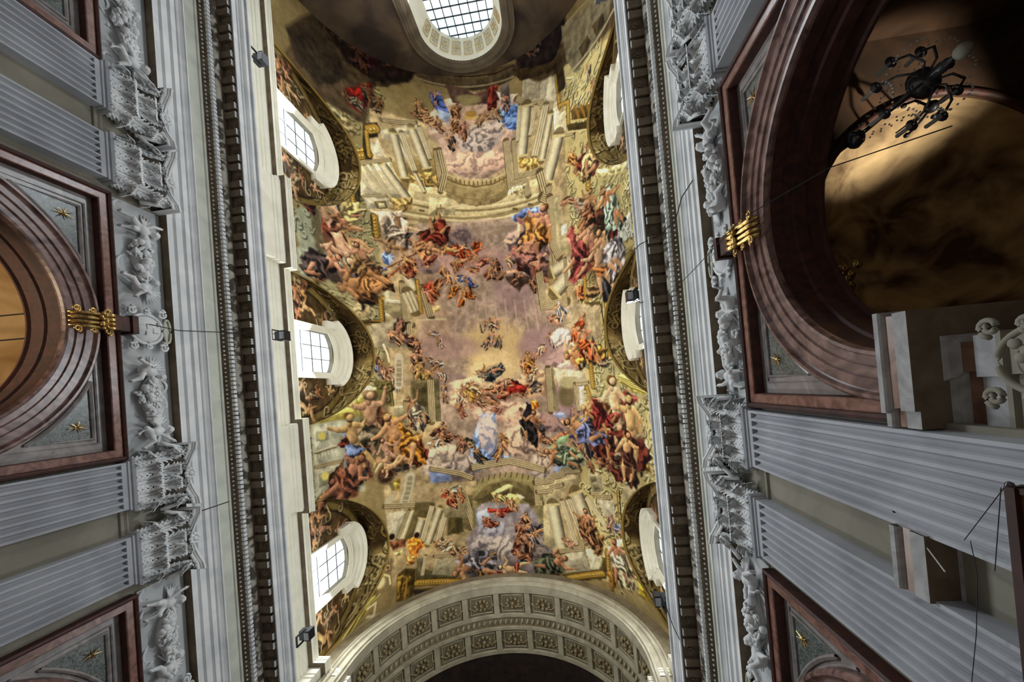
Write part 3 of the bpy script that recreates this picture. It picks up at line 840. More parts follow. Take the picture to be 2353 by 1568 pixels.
F,200,130,60,0,18,1067,1449,88,114
F,180,100,40,0,19,1177,1475,81,44
F,110,130,190,0,20,1117,1377,66,2
F,100,110,170,0,21,1188,1411,74,24
F,206,150,120,0,22,1043,1376,58,95
F,180,80,50,0,23,1147,1187,74,124
F,170,90,60,0,24,793,1271,78,26
F,160,90,60,0,25,746,1332,77,62
F,150,80,60,0,26,816,1340,71,131
P,220,186,160,9,1552,1041,1584,1074,1602,1181,1553,1183,1538,1115
P,176,120,116,9,1540,1012,1593,1051,1582,1087,1550,1053
P,120,96,80,9,1597,1078,1634,992,1640,1000,1625,1085,1729,1041,1672,1111,1764,1133,1678,1132,1631,1176
P,244,196,90,9,1609,1183,1681,1170,1729,1191,1682,1234,1635,1278,1610,1247
P,222,140,50,9,1681,1170,1739,1168,1732,1235,1688,1242
P,166,110,100,12,1503,1198,1608,1189,1596,1244,1523,1280,1469,1270
P,236,196,150,9,1538,1263,1593,1281,1595,1333,1540,1328
S,232,190,150,15,1604,1309,1673,1332,1732,1309
P,220,226,190,9,1552,1350,1607,1361,1610,1400,1568,1398
P,84,66,56,15,1430,1393,1513,1394,1621,1428,1632,1468,1562,1467,1523,1512,1466,1457
P,190,100,70,12,1621,1351,1677,1364,1671,1426,1628,1435
S,236,190,150,18,1433,1368,1522,1370
S,232,200,170,18,1451,1156,1491,1176
F,90,70,60,0,41,1624,1484,71,64
F,110,84,74,0,42,1520,1422,71,128
F,110,80,64,0,43,1400,1388,71,148
F,200,110,80,0,44,1706,1459,65,38
F,210,170,150,0,45,1663,1506,53,84
F,226,190,150,0,46,1470,1297,71,65
F,186,170,150,0,51,1298,1699,64,95
F,190,160,140,0,52,1344,1695,64,85
F,180,160,140,0,53,1258,1710,57,105
F,140,130,126,0,54,1311,1797,78,95
F,150,136,126,0,55,1357,1822,64,90
F,146,130,120,0,56,1267,1828,64,100
F,96,104,110,0,57,1272,2018,120,5
F,110,116,120,0,58,1318,2008,78,-15
F,170,160,150,0,59,1211,2028,63,34
F,226,170,80,0,60,1547,1986,121,84
F,230,206,170,0,61,1564,2044,92,106
F,230,150,70,0,62,1514,2011,78,63
F,230,196,170,0,63,1630,1924,85,-41
F,226,196,160,0,64,1160,2112,91,34
F,230,190,110,0,65,1099,2136,84,64
F,224,170,80,0,66,1140,2183,84,15
F,206,140,110,0,67,1245,2162,92,-5
F,180,110,90,0,68,1338,2126,106,5
F,150,60,44,0,69,1428,2133,99,14
F,160,80,60,0,70,1379,2173,92,165
F,200,140,120,0,71,1270,2223,78,5
F,206,160,130,0,72,1181,2215,70,44
F,196,130,100,0,73,1485,2167,85,-24
F,130,120,120,0,74,1563,2158,92,-14
F,220,190,170,0,75,1067,2177,63,85
F,150,90,80,0,76,1046,2247,63,64
F,160,100,90,0,77,1064,2284,49,35
F,170,110,90,0,78,1295,2274,56,4
F,206,190,180,0,79,909,1964,82,-36
F,210,190,176,0,80,884,1920,68,33
F,206,186,170,0,81,949,2009,76,64
F,206,186,180,0,82,912,1750,62,11
F,200,176,170,0,83,951,1808,55,64
F,180,160,156,0,84,956,2110,55,95
F,176,154,150,0,85,962,2168,55,74
F,210,170,140,0,86,1370,2100,64,-34
P,44,40,44,6,1468,2331,1517,2248,1545,2256,1545,2328,1553,2401,1511,2399,1475,2410
B,110,84,60,1,1465,2284,18,18,4
P,230,140,60,6,1539,2236,1582,2233,1600,2273,1548,2296
S,44,40,44,12,1511,2241,1527,2295
P,150,50,40,9,1381,2132,1465,2122,1527,2137,1503,2175,1433,2170,1391,2180
F,130,100,90,0,91,687,1723,108,-57
F,110,84,76,0,92,739,1777,109,10
F,120,100,86,0,93,656,1765,89,40
F,150,110,90,0,94,805,1833,97,84
F,120,90,76,0,95,785,1917,110,95
F,224,180,90,0,96,823,1974,111,64
F,226,160,80,0,97,802,2057,97,95
F,210,200,120,0,98,791,2014,84,115
F,140,160,214,0,99,543,1952,74,84
F,210,170,140,0,100,582,1979,81,63
F,206,160,130,0,101,625,1967,63,1
F,180,176,170,0,102,652,2049,76,95
F,130,100,80,0,103,533,1900,50,62
S,228,216,190,14,584,1816,605,1869,613,1917
S,206,196,176,55,678,1893,664,2062
S,160,150,124,33,676,1924,665,2056
S,206,196,172,6,657,1923,694,1924
S,206,196,172,6,654,1953,692,1954
S,206,196,172,6,652,1984,689,1985
S,206,196,172,6,649,2014,687,2015
S,206,196,172,6,647,2044,685,2045
P,120,112,84,6,742,2042,927,2035,924,2321,834,2317,729,2281
P,96,88,60,8,753,2061,842,2061,836,2217,747,2209
L,40,4,869,2044,860,2314
S,200,190,150,14,619,2161,739,2159
P,206,198,164,5,622,2191,685,2197,690,2216,622,2197
L,28,3,699,2174,701,2314
P,150,144,116,8,621,2203,696,2216,695,2301,633,2294
P,112,104,62,8,504,2032,616,2036,616,2197,532,2154
R,90,84,50,150,140,90,40,523,2038,616,2042,610,2184,533,2143
S,70,62,36,8,616,2036,622,2191
P,150,136,80,13,376,1792,500,1784,480,2025,393,2028,362,1957
G,29,472,1786,468,2019
B,110,92,64,1,425,1867,45,45,-2
B,150,128,96,0.8,425,1867,29,29,-2
S,206,196,150,13,389,1923,411,1956,376,2011,405,2034
P,214,200,110,10,85,2231,177,2205,262,2167,347,2130,424,2102,433,2147,420,2224,362,2245,250,2233,97,2241
P,246,232,160,11,325,2097,390,2067,477,2059,520,2073,511,2107,434,2125,346,2141
S,120,108,50,6,97,2237,241,2196,346,2141,397,2122
S,244,228,150,6,104,2234,253,2190,351,2149,399,2133
S,170,156,80,6,111,2230,265,2184,357,2157,400,2145
S,120,108,50,6,117,2227,277,2177,363,2165,402,2156
S,244,228,150,6,124,2224,288,2171,368,2173,403,2167
S,170,156,80,6,131,2221,300,2164,374,2181,405,2178
S,120,108,50,6,138,2218,312,2158,379,2189,407,2189
S,244,228,150,6,144,2214,324,2151,385,2197,408,2201
S,170,156,80,6,151,2211,336,2144,390,2205,410,2212
S,120,108,50,6,158,2208,347,2138,396,2214,411,2223
S,244,228,150,6,164,2204,359,2131,401,2222,413,2234
S,170,156,80,6,171,2201,371,2124,407,2230,414,2246
S,120,108,50,6,178,2198,383,2117,412,2239,416,2257
S,246,236,180,10,325,2097,348,2114,346,2141
S,246,236,190,10,369,2093,379,2121,365,2142
P,120,110,90,15,41,2026,269,2021,277,2073,234,2134,115,2185,42,2198
R,84,76,56,196,180,146,50,41,2026,269,2021,277,2073,234,2134,115,2185,42,2198
S,150,140,110,20,116,2045,217,2051
P,214,180,140,8,199,2106,237,2098,248,2124,215,2133
P,228,178,130,11,422,2269,481,2242,525,2235,518,2315,455,2329,418,2313
P,232,190,140,10,383,2286,434,2281,435,2337,377,2356,345,2367,357,2445,365,2490,343,2464,319,2374,329,2333
P,206,140,100,11,493,2163,528,2200,524,2246,480,2247,465,2206
B,150,120,90,0.9,454,2182,26,32,5
B,96,80,58,1,497,2117,32,37,4
S,214,160,120,16,517,2176,563,2227,621,2281
P,130,156,206,5,290,2274,335,2269,350,2303,316,2341,280,2325
P,206,222,236,5,298,2265,321,2278,306,2308
P,140,160,170,8,362,2381,424,2397,408,2433,374,2459
P,120,110,90,8,417,2324,516,2337,489,2368
P,210,150,70,8,546,2278,632,2300,692,2349,706,2485,656,2471,626,2376,578,2346
S,236,184,100,8,564,2297,627,2365,657,2465
S,150,96,40,8,577,2302,635,2372,663,2466
S,236,184,100,8,590,2308,644,2379,669,2467
S,150,96,40,8,604,2313,652,2386,676,2468
S,236,184,100,8,617,2318,660,2393,682,2469
S,150,96,40,8,631,2323,668,2400,688,2470
P,236,200,150,8,517,2407,551,2371,601,2379,582,2452,544,2457
P,232,196,150,8,515,2498,592,2489,617,2494,563,2531,512,2538,472,2569,466,2562,488,2527
B,226,180,140,1,497,2495,24,24,11
B,206,150,110,1,569,2462,27,24,10
C,120,110,106,58,52,52,638,2545,71,55
C,150,140,136,84,76,76,726,2549,39,55
B,66,48,38,1,539,2595,64,64,13
B,120,84,70,0.8,521,2580,32,32,12
S,110,76,60,11,573,2568,607,2610
P,150,100,80,13,380,2471,432,2448,438,2517,457,2599,397,2563
P,222,170,126,10,312,2521,341,2485,403,2492,393,2540,348,2540
P,130,90,76,13,194,2564,248,2537,336,2537,344,2593,304,2614,140,2583
B,196,176,164,1,345,2577,41,57,14
S,236,200,150,10,274,2523,349,2535
P,140,128,84,13,428,2347,516,2337,500,2461,432,2448
P,96,90,60,10,294,2370,325,2375,343,2458,293,2454
K,1,39,758,2395,730,2574
P,220,170,96,11,752,2382,797,2381,778,2459,748,2430
P,196,196,176,4,95,2256,248,2259,250,2368,97,2366
P,160,162,140,4,106,2281,189,2282,190,2332,107,2329
B,222,210,120,1,148,2306,32,25,8
P,190,188,166,4,87,2464,254,2466,259,2550,97,2557
P,156,156,132,4,104,2487,201,2490,195,2554,105,2550
B,222,210,120,1,148,2508,32,27,14
S,214,206,176,7,99,2410,96,2376
S,214,206,176,7,120,2408,117,2374
S,214,206,176,7,141,2406,138,2373
S,214,206,176,7,162,2404,159,2372
S,214,206,176,8,182,2402,179,2371
S,214,206,176,8,203,2400,200,2369
S,206,200,176,10,90,2374,238,2366
S,110,100,70,8,89,2384,237,2376
L,18,3,89,2450,268,2454
S,206,200,176,60,691,2635,669,2726,634,2793
S,160,152,124,36,689,2649,669,2726,642,2788
S,206,198,170,5,663,2657,702,2668
S,206,198,170,5,655,2685,694,2696
S,206,198,170,5,647,2713,686,2725
S,206,198,170,5,639,2741,678,2753
S,206,198,170,5,631,2769,670,2781
S,196,188,160,43,559,2733,527,2770
L,27,3,513,2773,705,2818
P,120,110,74,8,552,2645,625,2635,619,2708,563,2694
P,176,150,70,5,582,2632,622,2634,616,2704,584,2696
P,104,94,62,14,713,2806,828,2825,839,2877,695,3022,609,3008
P,190,184,160,5,524,2815,659,2840,613,2956,575,2983,512,2949
L,22,3,666,2842,582,2986
P,216,206,174,4,680,2846,702,2848,624,2999,603,2993
K,0,44,748,2912,685,3060
K,1,28,819,2851,737,3048
K,0,39,868,2876,771,3078
K,1,28,920,2872,837,3082
P,96,86,54,14,916,2921,1015,2895,1009,3055,898,3061
P,120,108,76,9,991,2819,1110,2821,1090,3068,1010,3040
L,35,4,1035,2825,1084,3052
P,96,90,62,6,681,3195,928,3326,933,3356,675,3268
P,170,162,136,6,814,3182,937,3214,913,3323,784,3271
P,130,122,92,5,692,3144,750,3156,712,3261,688,3198
L,23,3,808,3166,953,3196
K,1,19,750,3149,720,3257
P,86,72,38,8,609,3176,680,3202,663,3324,937,3393,942,3423,654,3335,621,3388,537,3343,557,3195
G,33,680,3290,961,3371
P,130,106,50,11,556,3201,648,3237,615,3365,545,3334
S,70,54,28,11,590,3228,566,3337
S,160,130,60,11,619,3240,594,3356
P,50,46,40,14,648,3325,812,3379,802,3417,658,3383
P,96,84,56,25,83,3108,274,3085,365,3129,415,3227,257,3264,83,3258
P,170,156,80,13,64,3292,251,3249,359,3200,397,3268,349,3310,173,3350
S,230,216,140,7,79,3298,233,3279,312,3230
S,110,100,50,8,95,3308,246,3280,328,3233
S,190,176,100,8,111,3317,260,3281,344,3237
S,230,216,140,8,127,3327,273,3282,360,3240
S,110,100,50,8,143,3336,286,3282,375,3244
S,190,176,100,8,158,3346,300,3283,391,3247
S,230,216,140,8,174,3355,313,3283,407,3250
S,110,100,50,8,190,3364,326,3283,423,3253
S,190,176,100,8,206,3373,340,3283,439,3255
S,150,146,116,26,172,3365,285,3363,403,3364,561,3394
S,214,206,170,13,350,3293,410,3287,389,3351,347,3333
C,176,168,150,96,86,64,427,3095,57,78
P,150,136,100,21,376,3011,546,3065,538,3154,480,3150,394,3130
B,150,100,80,0.9,442,2924,31,52,20
S,176,120,96,10,383,2933,430,2894,463,2931
B,214,196,150,1,454,3196,34,42,39
B,236,216,170,1,454,3196,24,31,39
S,230,216,160,11,431,3128,466,3150,507,3180,510,3227
F,214,170,130,1,111,202,3175,125,111
F,214,170,130,1,112,331,3185,117,102
F,214,170,130,1,113,303,3165,71,84
F,214,170,130,1,114,278,3194,61,66
F,214,170,130,1,115,378,3148,57,139
F,214,170,130,1,116,491,3115,58,44
P,226,140,60,5,644,3019,682,3004,731,3032,755,3088,711,3095,692,3144,657,3126,641,3059
B,60,40,30,1,704,3004,22,22,16
B,50,34,26,1,544,2963,24,21,19
P,130,86,60,11,516,2983,638,3004,627,3048,548,3040
P,190,176,120,8,547,3053,619,3065,609,3095,566,3086
P,214,150,80,8,622,3107,686,3129,668,3170,625,3161
P,104,96,84,9,1102,2834,1195,2756,1191,2815,1104,2901
P,160,64,44,12,1151,3296,1200,3279,1257,3253,1261,3214,1310,3194,1356,3211,1382,3280,1429,3295,1432,3356,1303,3371,1146,3357
P,180,86,60,12,1250,3245,1293,3209,1346,3234,1309,3294
R,130,50,34,190,90,62,40,1200,3279,1414,3280,1408,3357,1194,3348
P,190,170,150,11,952,3234,1029,3178,1127,3237,1149,3326,1058,3355
P,120,116,124,11,950,3248,1064,3285,1129,3381,1028,3364
P,80,86,70,12,1450,3325,1506,3238,1603,3237,1631,3278,1575,3360,1481,3338
P,206,206,180,9,1486,3285,1535,3274,1496,3352,1523,3411,1476,3392
P,130,126,96,12,1551,3272,1682,3256,1693,3313,1588,3403,1523,3411
F,220,140,110,1,121,1174,3407,70,26
F,226,150,120,1,122,1230,3397,64,156
F,230,170,130,1,123,1307,3417,77,12
F,220,120,100,1,124,1388,3403,71,161
F,206,110,96,1,125,1435,3409,77,28
F,226,160,130,1,126,1371,3418,64,63
P,140,130,92,9,1087,2829,1139,2734,1350,2693,1557,2739,1592,2851,1544,3389,1052,3254
P,104,94,64,9,1084,2857,1195,2769,1345,2750,1477,2782,1544,2881,1495,2925,1339,2822,1155,2895
P,150,142,148,9,1094,2916,1171,2882,1304,2878,1466,2911,1520,2981,1536,3136,1661,3262,1439,3396,1149,3326,1023,3249,1020,3106,1091,3031
P,186,200,226,14,1098,2946,1182,2926,1192,2985,1113,3048
C,190,180,180,126,118,122,1134,3152,87,69
C,196,186,180,130,122,124,1248,3192,99,87
C,150,140,136,110,100,100,1489,3167,88,117
C,170,170,184,136,132,144,1200,3058,99,58
S,160,148,108,21,1106,2774,1228,2722,1363,2708,1497,2728,1582,2790
S,110,98,66,9,1125,2755,1133,2727
S,110,98,66,9,1164,2745,1172,2717
S,110,98,66,9,1203,2736,1212,2708
S,110,98,66,9,1242,2729,1251,2701
S,110,98,66,9,1281,2725,1290,2696
S,110,98,66,9,1320,2723,1329,2695
S,110,98,66,9,1359,2725,1367,2697
S,110,98,66,9,1397,2730,1406,2702
S,110,98,66,9,1436,2739,1444,2710
S,110,98,66,9,1474,2749,1482,2721
S,110,98,66,9,1512,2762,1521,2733
S,110,98,66,9,1550,2776,1559,2747
L,29,3,829,2613,1026,2677,1096,2715
L,41,4,1102,2643,1356,2621,1592,2683
P,170,158,124,9,876,2739,1049,2752,1046,2967,889,2938
P,206,190,130,6,1214,2824,1338,2770,1368,2787,1358,2818,1234,2865
P,90,80,60,6,1236,2841,1343,2802,1340,2832,1240,2888
P,224,206,130,9,1282,2868,1348,2833,1411,2850,1398,2912,1325,2925
P,160,60,44,9,1182,2922,1244,2935,1357,2918,1371,2949,1273,2968,1180,2952
P,230,220,190,9,1388,2834,1442,2866,1408,2881
F,214,196,130,0,131,1275,2876,87,4
F,200,150,110,0,132,1346,2909,81,42
F,150,80,60,0,133,1198,3015,80,15
F,160,90,70,0,134,1160,3005,60,65
F,120,80,70,0,135,1426,3026,101,105
F,110,100,110,0,136,1467,3068,88,29
F,130,84,60,0,137,1391,3083,101,95
F,120,80,60,0,138,1430,3154,114,62
F,140,84,60,0,139,1368,3183,87,105
F,160,150,150,0,140,1476,3139,81,84
F,150,100,70,0,141,1391,3255,94,20
F,110,100,110,0,142,1526,3080,81,-30
F,190,184,186,0,143,1110,3263,113,-22
F,120,120,136,0,144,1047,3310,92,29
F,226,216,190,0,145,984,3198,79,11
F,206,176,140,0,146,943,3161,98,22
F,170,70,50,0,147,1267,2963,67,4
F,190,90,60,0,151,924,2790,89,38
F,226,220,200,0,152,974,2784,75,-21
F,170,90,60,0,153,949,2837,82,65
F,214,140,100,0,154,1014,2819,69,95
F,230,220,190,0,155,874,3117,88,14
F,214,190,160,0,156,847,3096,74,32
P,184,172,136,9,1514,2774,1647,2748,1699,2724,1834,2700,1838,2742,1708,2797,1638,3203,1544,3167,1574,2834
L,29,4,1523,2767,1527,2903,1560,2902
L,35,4,1523,2767,1639,2749,1649,2726,1717,2708,1727,2685,1845,2670
L,29,3,1534,2827,1624,2817,1635,2794,1710,2775
K,0,70,1633,2906,1672,3184
K,1,29,1701,2878,1775,3138
K,1,41,1751,2866,1843,3110
K,0,81,1806,2817,1899,3056
K,1,29,1879,2836,2023,3000
P,190,184,160,4,1669,3221,1830,3163,1859,3283,1691,3328
P,214,206,180,4,1838,3161,1900,3126,1953,3181,1929,3249,1868,3273
L,26,3,1654,3201,1814,3159,1826,3114,1879,3089
P,86,76,44,9,1657,3348,1937,3254,1961,3185,2023,3153,2015,3229,1979,3254,1974,3296,1702,3392
G,32,1704,3362,1952,3270
G,26,2001,3126,1997,3235
L,26,3,1916,2803,1959,2796,1965,2823,2063,2799
P,200,194,170,6,1955,2838,2079,2815,2084,2918,1997,2925
P,170,164,136,6,1902,2693,1990,2676,2013,2774,1926,2795
P,130,122,92,4,1918,2705,1962,2697,1967,2727,1923,2736
P,130,122,92,4,1930,2752,1974,2743,1984,2769,1940,2779
S,60,50,30,9,2130,2753,2128,2920
S,150,120,70,11,2112,2756,2110,2925
B,196,130,110,0.9,2208,2855,52,75,-15
P,170,160,130,14,2150,2736,2326,2687,2303,2846,2167,2821
P,140,150,180,9,2053,2966,2135,2937,2149,2965,2075,2999
P,150,110,70,11,1899,3056,1985,3036,1963,3164,1920,3176
P,240,226,170,11,2033,3064,2163,2999,2243,3009,2189,3078,2079,3116
P,232,214,140,9,2032,3077,2060,3135,2083,3231,2047,3244,2023,3160
F,200,150,110,0,161,1904,3007,69,116
F,140,100,70,0,162,1929,3091,98,102
F,220,170,140,0,163,1718,3133,70,21
F,200,170,150,0,164,2046,2947,75,108
F,150,160,190,0,165,2077,2979,74,0
F,236,220,190,0,166,2145,2998,69,-17
F,220,200,160,0,167,2158,3183,86,125
F,240,230,200,0,168,2259,3100,92,40
F,220,206,170,0,169,2160,3239,74,97
B,236,226,190,1,2155,3141,34,51,-20
B,200,176,150,1,2155,3141,20,34,-20
P,190,166,60,14,2222,3176,2330,3129,2409,3126,2453,3234,2308,3285,2218,3276
S,246,226,130,9,2280,3151,2319,3210,2380,3253
S,120,100,36,9,2295,3148,2333,3203,2388,3248
S,246,226,130,9,2311,3144,2347,3196,2397,3244
S,120,100,36,9,2327,3141,2362,3188,2406,3239
S,246,226,130,9,2342,3137,2377,3181,2414,3234
S,120,100,36,9,2359,3133,2392,3173,2423,3229
S,246,226,130,9,2375,3129,2407,3166,2432,3224
P,236,226,190,6,1767,3392,1788,3386,1803,3432,1788,3436
P,236,226,190,6,1806,3392,1827,3386,1843,3431,1828,3435
P,236,226,190,6,1845,3391,1866,3384,1882,3428,1867,3433
P,236,226,190,6,1885,3389,1906,3382,1922,3425,1907,3430
P,236,226,190,6,1925,3385,1946,3378,1963,3420,1947,3425
P,236,226,190,6,1965,3381,1987,3373,2003,3413,1988,3420
P,130,100,50,11,1987,3252,2060,3207,2045,3344,2001,3361
S,150,136,100,26,2037,3341,2168,3324,2302,3330,2435,3343
R,70,60,30,190,180,140,40,2062,3344,2175,3333,2300,3342,2225,3364,2101,3373
L,41,4,1779,1105,1796,1262,1805,1428
L,53,5,1739,945,1793,989,1797,1089,1807,1288
L,29,4,1787,901,1815,1205,1830,1343
P,190,178,140,12,1787,975,1867,994,1891,1326,1816,1339
L,47,5,1795,971,1794,1272,1829,1355
P,150,130,90,9,1734,1440,1851,1428,1864,1581,1749,1580
K,0,65,1928,1397,1770,1437
K,0,82,1890,1480,1779,1562
L,47,5,1672,1413,1687,1636,1858,1640
P,230,220,190,6,1884,1395,1921,1395,1916,1511,1980,1541,1978,1557,1876,1536
L,23,3,1871,1380,1869,1535,1986,1554
G,23,1932,1398,1927,1509,2006,1519
G,23,2004,1530,2003,1673
P,206,190,130,9,1957,1406,2040,1484,2006,1514,1947,1497
P,90,76,44,9,1988,1675,2108,1698,2120,1728,1993,1699
P,176,160,130,15,1900,1661,2106,1719,2098,1909,1921,1881,1817,1764
S,60,50,34,9,2114,1716,2129,1913
G,23,2153,1725,2144,1916
B,110,96,70,1,2224,1862,49,58,11
B,150,134,104,1,2224,1862,35,44,11
R,80,74,50,196,190,160,50,2068,1510,2376,1503,2419,1643,2275,1800,2170,1713
P,110,100,58,18,2297,1533,2425,1503,2421,1577,2331,1605,2182,1621
P,220,228,220,9,2325,1354,2435,1342,2434,1459,2310,1448
R,170,180,170,236,240,232,30,2341,1371,2422,1359,2416,1442,2339,1439
P,200,226,206,9,2189,1144,2296,1189,2268,1256,2215,1262,2170,1215
S,150,190,160,9,2219,1175,2209,1239
P,206,150,140,9,2202,1108,2285,1147,2271,1176,2205,1147
P,150,110,80,12,2088,1088,2157,1128,2154,1213,2093,1180
P,236,220,200,9,2050,1076,2096,1092,2074,1143,2037,1120
P,110,76,50,9,2018,1078,2066,1072,2079,1095,2028,1122
P,238,232,220,9,1863,1173,1908,1172,1902,1229,1864,1233
P,160,76,74,9,1891,1255,1942,1202,1963,1222,1949,1275
P,232,160,150,9,1897,1269,1957,1278,1965,1339,1928,1327
P,214,140,110,9,1921,1330,1966,1334,2016,1425,2001,1426
B,196,176,120,1,2008,1228,44,53,22
S,120,100,60,4,2011,1275,1974,1192
S,120,100,60,4,2011,1275,1990,1194
S,120,100,60,4,2011,1275,2007,1196
S,120,100,60,4,2011,1275,2023,1207
S,120,100,60,4,2011,1275,2039,1219
S,120,100,60,4,2011,1275,2055,1230
C,206,190,140,130,110,70,2099,1260,82,117
P,80,60,40,12,1972,1272,2047,1295,2057,1406,2004,1399,1988,1336
P,206,140,84,12,2026,1406,2081,1403,2134,1433,2131,1519,2068,1510,2027,1463
P,226,150,84,9,2113,1343,2178,1342,2265,1337,2234,1365,2131,1388,2101,1377
P,110,70,50,9,2132,1318,2175,1308,2222,1334,2170,1344
P,120,130,140,9,2132,1383,2215,1378,2247,1401,2223,1449,2177,1475
P,240,226,226,9,2097,1403,2146,1399,2170,1467,2247,1516,2319,1511,2262,1536,2151,1487
P,226,160,110,9,2053,1505,2129,1534,2150,1493,2121,1472
F,160,120,80,0,171,2033,1189,101,112
F,190,180,160,0,172,1992,1094,81,64
F,150,110,70,0,173,2147,1287,87,40
F,110,70,50,0,174,2024,1415,101,83
F,200,170,130,0,175,1912,1047,74,-2
F,150,110,110,0,176,2252,1217,94,70
F,206,130,80,0,177,1946,1598,87,84
F,200,206,220,0,178,1796,1685,88,63
F,206,160,130,0,179,1743,1730,68,27
F,190,90,50,0,180,1948,1794,100,122
F,222,110,60,0,181,1908,1853,101,84
F,214,196,190,0,182,1797,1835,94,43
F,206,180,170,0,183,1731,1853,81,63
F,220,170,110,0,184,2036,872,84,131
F,200,140,80,0,185,1990,808,78,65
F,214,190,150,0,186,2094,841,77,114
F,206,196,160,0,187,2210,554,84,65
F,196,186,150,0,188,2280,633,85,123
F,190,184,150,0,189,2167,435,71,83
F,206,196,150,0,190,2241,755,84,120
P,240,196,96,9,1842,1932,1914,1948,1938,2011,1879,1998,1838,1963
P,238,210,160,9,1853,1891,1979,1909,2039,1924,1916,1936,1843,1920
P,214,110,60,9,1889,1835,2017,1845,1983,1875,1921,1883
B,40,30,24,1,1919,2045,26,26,6
B,70,50,40,1,2075,1952,23,26,8
S,236,190,150,17,1970,1991,2028,2027,2084,2010
S,230,180,140,15,1970,1991,1973,2033
C,214,200,196,140,124,120,1791,1845,76,59
S,220,180,140,18,1818,1874,1806,1996
P,206,196,180,12,1744,2027,1835,1993,1846,2031,1772,2043
P,140,130,100,6,1672,2026,1716,2024,1732,2304,1660,2314
L,35,4,1679,2033,1674,2308
P,196,186,160,9,1722,2031,1945,2083,1953,2149,1865,2137,1747,2154
B,120,108,80,1,1798,2219,70,88,3
B,176,166,130,1,1814,2134,70,41,4
L,26,3,1864,2149,1877,2308
L,23,3,1872,2144,1961,2144
P,236,228,200,6,1891,2169,1929,2166,1924,2285,1893,2296
G,23,1951,2173,1973,2245
G,26,1995,2041,1996,2170
G,26,2158,1870,2146,2023
S,50,40,24,9,2126,1864,2114,2025
B,226,214,160,1,2126,2093,38,38,5
B,250,240,200,1,2126,2093,26,26,5
R,130,120,70,240,232,190,40,2073,2037,2359,2030,2433,2158,2170,2156,2062,2128
P,236,222,120,9,2183,2119,2258,2114,2447,2187,2441,2225,2330,2214,2210,2158
S,250,240,160,7,2191,2120,2305,2153,2447,2192
S,140,124,50,7,2195,2124,2304,2158,2446,2196
S,250,240,160,7,2199,2129,2303,2163,2445,2200
S,140,124,50,7,2204,2133,2302,2168,2444,2204
S,250,240,160,7,2208,2138,2302,2173,2443,2209
S,140,124,50,7,2213,2143,2301,2178,2443,2213
S,250,240,160,7,2217,2147,2300,2183,2442,2217
S,140,124,50,7,2221,2152,2299,2188,2441,2222
P,90,60,44,14,1906,2309,1970,2274,2093,2265,2119,2310,2094,2388,2031,2402,1974,2368,1917,2345
P,150,64,60,9,1940,2274,2020,2229,2049,2247,1970,2274
P,160,80,76,9,2193,2228,2263,2203,2311,2224,2362,2245,2285,2286,2247,2318,2217,2298
P,214,130,120,9,2214,2319,2254,2265,2262,2328,2220,2393,2207,2373
P,236,190,130,12,2102,2321,2152,2298,2196,2330,2176,2363,2111,2377
P,236,196,130,12,2224,2361,2278,2333,2312,2336,2337,2406,2298,2429,2237,2392
P,200,180,110,9,2246,2386,2297,2383,2287,2451,2245,2449
S,226,170,120,17,2309,2301,2346,2345,2342,2425
B,190,170,110,1,2026,2442,43,58,-3
B,180,164,110,1,2120,2426,46,75,-3
S,110,90,50,4,2063,2458,1986,2403
S,110,90,50,4,2063,2458,1987,2418
S,110,90,50,4,2063,2458,1988,2434
S,110,90,50,4,2063,2458,1990,2449
S,110,90,50,4,2063,2458,1991,2464
S,110,90,50,4,2063,2458,1992,2479
P,110,66,50,17,1963,2475,2051,2493,2095,2512,2175,2493,2278,2452,2385,2440,2357,2503,2278,2575,2197,2566,2084,2603,2015,2541
P,230,180,140,9,2239,2555,2307,2545,2303,2577,2252,2585
P,226,180,140,12,2301,2470,2342,2485,2306,2556,2281,2554
P,140,160,210,6,1901,2363,1963,2333,1993,2339,1941,2398,1902,2417
P,230,222,210,9,1838,2399,1910,2417,1933,2476,1902,2489,1863,2442
S,236,190,140,17,1747,2374,1780,2399,1852,2405
P,170,60,44,9,1938,2428,1979,2462,1970,2545,1935,2523
P,160,110,80,12,1733,2443,1791,2437,1830,2479,1727,2506,1658,2557,1657,2493
P,150,180,140,9,1731,2468,1789,2455,1786,2493,1696,2532,1629,2570,1624,2551
F,220,150,120,0,191,1574,2401,76,73
F,220,160,130,0,192,1615,2493,76,10
F,230,180,150,0,193,1573,2564,70,62
F,214,170,140,0,194,1829,2498,64,26
F,220,190,160,0,195,1889,2544,81,58
F,200,140,110,0,196,1966,2580,81,12
F,140,100,80,0,197,2014,2616,75,1
F,170,110,84,0,198,1931,2637,64,57
F,110,76,60,0,199,2083,2614,63,97
F,190,130,96,0,200,2121,2548,75,83
F,230,216,190,0,201,2169,2602,69,110
F,120,84,60,0,202,2126,2248,58,55
F,120,84,70,0,203,918,2390,103,105
F,110,76,60,0,204,942,2418,89,26
F,230,216,190,0,205,888,2449,89,157
F,150,120,90,0,206,1029,2467,76,85
F,110,110,90,0,207,1073,2484,83,6
F,90,84,84,0,208,1153,2562,91,64
F,140,110,90,0,209,1056,2494,69,95
F,220,160,110,0,210,1301,2559,84,115
F,214,150,110,0,211,1332,2474,78,64
F,206,140,110,0,212,1586,2415,78,73
P,190,180,140,17,2127,2630,2404,2545,2439,2558,2413,2601,2220,2637
P,150,120,50,12,2226,2594,2402,2560,2413,2601,2255,2621
P,226,222,200,9,2323,2498,2403,2443,2430,2554,2314,2554
S,120,110,80,9,2322,2558,2438,2562
B,176,166,136,1,2138,2687,29,29,-10
K,1,14,2067,2686,2077,2717
F,130,84,66,1,401,336,1198,288,-118
F,96,84,84,0,402,244,1406,212,144
